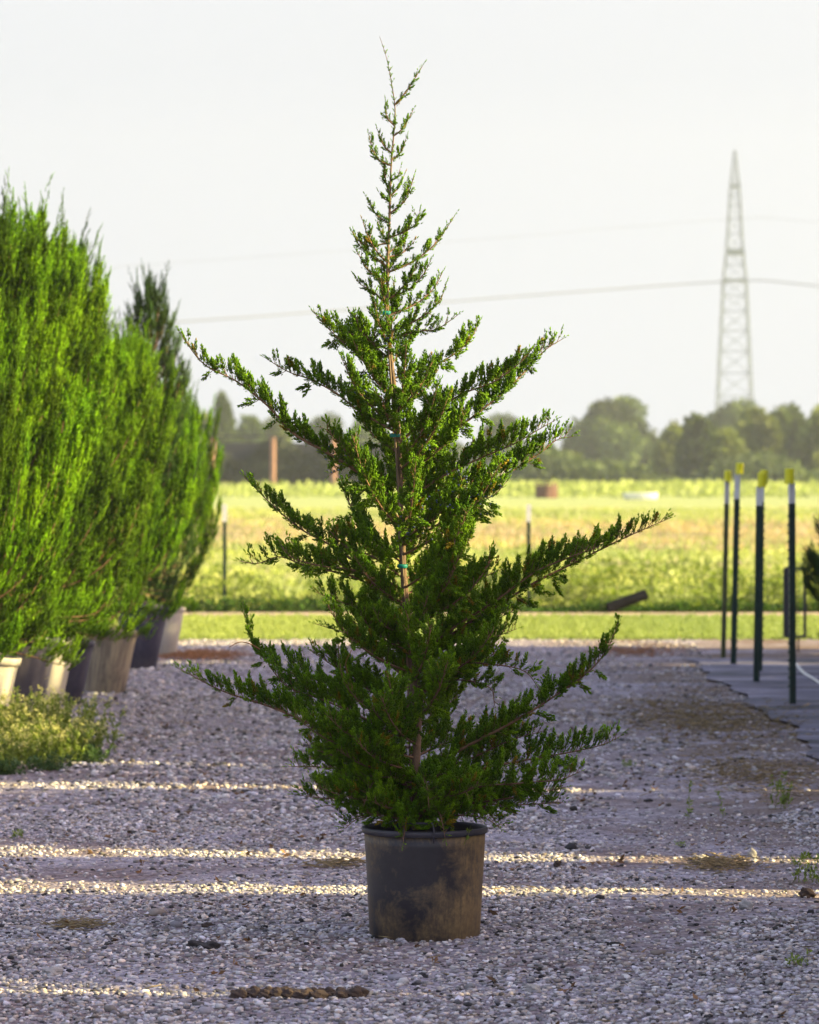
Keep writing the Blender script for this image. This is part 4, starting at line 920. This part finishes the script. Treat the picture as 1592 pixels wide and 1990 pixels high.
def far_tree(name, label, px0, px1, pytop, d, mat, seed, n=2600, base=940, lobes=9, trunk_h=.25, leaf=.5, conic=False, group='trees at the far side of the field', pybase=None):
    rng = np.random.RandomState(seed); s = d / F_PX; W = (px1 - px0) * s / 2; H = CAM_H + (HORIZ - pytop) * s; x = ((px0 + px1) / 2 - 796) * s
    th = thing(name, label, 'tree', (x, d, 0), group)
    zb = H * trunk_h; cen = []
    for k in range(lobes):
        if conic:
            u = k / (lobes - 1); cen.append((rng.normal(0, .06) * W, rng.normal(0, .1) * W, zb + (H - zb) * (.08 + .80 * u), W * (1.0 - .8 * u), (H - zb) * .13))
        else:
            a = rng.uniform(0, 6.28); r_ = rng.rand() ** .5 * .62; u = rng.uniform(.0, .72)
            cen.append((math.cos(a) * r_ * W, math.sin(a) * r_ * W, zb + (H - zb) * (.22 + u * (1 - r_ * .45)), W * rng.uniform(.30, .48), (H - zb) * rng.uniform(.18, .27)))
    if not conic:
        cen.append((0, 0, H - (H - zb) * .22, W * .45, (H - zb) * .22)); cen.append((-W * .62, 0, zb + (H - zb) * .33, W * .38, (H - zb) * .3)); cen.append((W * .62, 0, zb + (H - zb) * .36, W * .38, (H - zb) * .3))
    per = n // len(cen); P_, Dn, tt = [], [], []
    for (cx, cy, cz, rx, rz_) in cen:
        dd = rng.normal(size=(per, 3)); dd /= np.linalg.norm(dd, axis=1)[:, None]; rr = rng.uniform(.55, 1.08, per)[:, None]
        P_.append(np.array([cx, cy, cz]) + dd * rr * [rx, rx, rz_]); Dn.append(dd + rng.normal(0, .5, (per, 3))); tt.append(np.repeat(rng.uniform(.5, 1.5), per) * rng.uniform(.7, 1.3, per))
    P_ = np.concatenate(P_); P_[:, 2] = np.maximum(P_[:, 2], .3); t_ = np.concatenate(tt)
    v, f, t3 = scatter(LEAF_T, P_, np.concatenate(Dn), np.full(len(P_), leaf) * rng.uniform(.6, 1.3, len(P_)), rng, np.stack([t_, t_, t_], 1)); mesh('crown', v, f, mat, th, tint=t3)
    wd = [tube_np(np.array([(0, 0, -.2), (.1, 0, zb), (-.1, .1, zb + (H - zb) * .5)]), [.035 * H, .028 * H, .01 * H], 7)]
    for (cx, cy, cz, rx, rz_) in cen[:6]: wd.append(tube_np(np.array([(0, 0, zb * .8), (cx * .5, cy * .5, (cz + zb) * .5), (cx, cy, cz)]), [.015 * H, .010 * H, .004 * H], 5))
    v, f = join_np(wd); mesh('trunk', v, f, M['bark'], th); return th
TF, TO = M['tree_far'], M['tree_olive']
far_tree('broadleaf_tree', 'large round hazy tree standing right of the centre beyond the field', 1098, 1278, 778, 400, TF, 1, 7000, lobes=14, trunk_h=.12, leaf=.6)
far_tree('broadleaf_tree', 'small hazy rounded tree half hidden by the cedar branches', 925, 1018, 808, 410, TF, 2, 2600)
far_tree('broadleaf_tree', 'low olive bush tree left of the large round tree', 1030, 1130, 880, 330, TO, 3, 2200, trunk_h=.05, leaf=.5)
far_tree('broadleaf_tree', 'tall hazy tree behind the foot of the lattice tower', 1372, 1480, 782, 420, TF, 4, 3200)
R1 = [(1268, 1345, 832, 330, 5), (1318, 1400, 815, 300, 6), (1372, 1450, 838, 290, 7), (1425, 1520, 800, 310, 8), (1488, 1580, 790, 320, 9), (1550, 1650, 796, 300, 10), (1620, 1740, 800, 310, 11), (1700, 1850, 790, 330, 12)]
LBR = ['dark green tree just right of the gap beside the large round tree', 'yellowish green bushy tree left of the tower foot', 'low olive tree in front of the tower foot', 'full olive tree just right of the tower foot',
       'broad olive tree above the nearest capped post', 'hazy tree at the right edge of the frame', 'tree beyond the right edge', 'tree farther beyond the right edge']
for (a, b, t_, d, sd_), lb in zip(R1, LBR): far_tree('broadleaf_tree', lb, a, b, t_, d, TO if sd_ % 3 else TF, sd_, 3600, trunk_h=.06, leaf=.5)
for (a, b, t_, d, sd_, cn, lb) in [(395, 470, 772, 330, 21, True, 'pointed conifer above the left timber post'), (345, 415, 800, 340, 22, False, 'olive tree left of the pointed conifer'), (455, 510, 808, 350, 23, False, 'small scraggly tree right of the pointed conifer'),
                              (500, 570, 815, 360, 24, False, 'small tree above the right timber post'), (590, 690, 805, 380, 25, False, 'hazy tree behind the left branches of the cedar'), (660, 790, 815, 400, 26, False, 'hazy tree directly behind the cedar trunk'),
                              (280, 370, 790, 330, 27, False, 'hazy tree behind the far end of the left row'), (790, 930, 850, 420, 28, False, 'low hazy tree behind the right side of the cedar trunk'),
                              (180, 300, 800, 330, 29, False, 'tree hidden behind the left row'), (40, 190, 795, 340, 30, False, 'tree far behind the nearest evergreens'), (-120, 60, 790, 340, 31, False, 'tree beyond the left edge')]:
    far_tree('conifer_tree' if cn else 'broadleaf_tree', lb, a, b, t_, d, TO if sd_ in (22, 24) else TF, sd_, 2200, conic=cn, trunk_h=.06)
# continuous low scrub at the foot of the trees
n = 26000; x = ru.uniform(-34, 50, n); y = 285 + ru.uniform(0, 25, n); h = ru.rand(n) * (.3 + 2.6 * np.clip(vnoise(x * .3, x * 0 + 3) * 1.6 - .45, 0, 1))
v, f, t3 = scatter(LEAF_T, np.stack([x, y, h + .1], 1), ru.normal(0, 1, (n, 3)), ru.uniform(.35, .8, n), ru, np.repeat((.7 + .6 * vnoise(x * .3, h))[:, None], 3, 1)); tag(mesh('scrub', v, f, TF, tint=t3), kind='stuff')
n = 9000; x = ru.uniform(-26, 34, n); y = 205 + ru.uniform(0, 60, n); h = ru.rand(n) * .5
v, f, t3 = scatter(LEAF_T, np.stack([x, y, h], 1), ru.normal(0, .6, (n, 3)) + [0, 0, 1], ru.uniform(.2, .5, n), ru); tag(mesh('tall_grass', v, f, M['grass'], tint=t3), kind='stuff')

# lattice tower and power lines
TD = 620.0; s_ = TD / F_PX; tx = P(1428, 900, TD)[0]
tower = thing('lattice_tower', 'tall tapering steel lattice pylon rising hazily beyond the trees', 'pylon', (tx, TD, 0))
zt = CAM_H + (HORIZ - 293) * s_; Zp = lambda py: CAM_H + (HORIZ - py) * s_
def half(z): return float(np.interp(z, [0, Zp(780), Zp(545), Zp(490), Zp(365), zt], [42*s_, 33*s_, 22*s_, 16*s_, 9*s_, .10]))
lv = [0] + [Zp(p) for p in (860, 815, 770, 725, 683, 643, 605, 575, 545, 515, 490, 455, 425, 400, 380, 362, 345, 325, 308)] + [zt]
mb = MB()
for sx_ in (-1, 1):
    for sy in (-1, 1): mb.tube([(sx_ * half(z), sy * half(z), z) for z in lv], .12, 4)
mb.build('corner_legs', M['steel'], tower)
mb = MB()
for z0, z1 in zip(lv[:-1], lv[1:]):
    a, b = half(z0), half(z1)
    for (p, q) in (((-1,-1),(1,-1)), ((1,-1),(1,1)), ((1,1),(-1,1)), ((-1,1),(-1,-1))):
        mb.tube([(p[0]*a, p[1]*a, z0), (q[0]*b, q[1]*b, z1)], .045, 3, False); mb.tube([(q[0]*a, q[1]*a, z0), (p[0]*b, p[1]*b, z1)], .045, 3, False); mb.tube([(p[0]*b, p[1]*b, z1), (q[0]*b, q[1]*b, z1)], .055, 3, False)
tag(mb.build('bracing', M['steel'], tower), kind='stuff')
mb = MB()
for py, h_ in ((490, .9), (545, .35), (362, .5)): hz = half(Zp(py)) + .12; mb.box((0, 0, Zp(py)), (2*hz, 2*hz, h_))
mb.build('platform', M['steel'], tower)
for (pts, lb) in (([(-700, 690, 560), (310, 628, 585), (700, 600, 600), (1060, 572, 612), (1428, 547, 620), (1592, 556, 612), (2400, 640, 580)], 'lower dark power line sagging across the sky to the tower'),
                  ([(-700, 590, 560), (310, 513, 585), (560, 495, 592), (1000, 460, 606), (1428, 426, 620), (1592, 432, 612), (2400, 500, 580)], 'fainter upper power line crossing the sky')):
    q, _ = spline([P(*p) for p in pts], 3.0); v, f = tube_np(q,   .10 if 'lower' in lb else .026, 5); tag(mesh('power_line', v, f, M['powerwire']), lb, 'power line')

# ------------------------------------------------------------------ haze
mb = MB(); mb.box((0, 300, 34), (900, 1000, 70)); hz = mb.build('haze', bpy.data.materials.new('haze_air')); tag(hz, kind='stuff')
m = hz.data.materials[0]; m.use_nodes = True; t = m.node_tree; t.nodes.clear(); oo = t.nodes.new('ShaderNodeOutputMaterial'); pv = t.nodes.new('ShaderNodeVolumePrincipled')
pv.inputs['Density'].default_value = .00033; pv.inputs['Color'].default_value = (.86, .93, 1, 1); pv.inputs['Anisotropy'].default_value = .3
t.links.new(pv.outputs[0], oo.inputs['Volume'])
hz.display_type = 'WIRE'
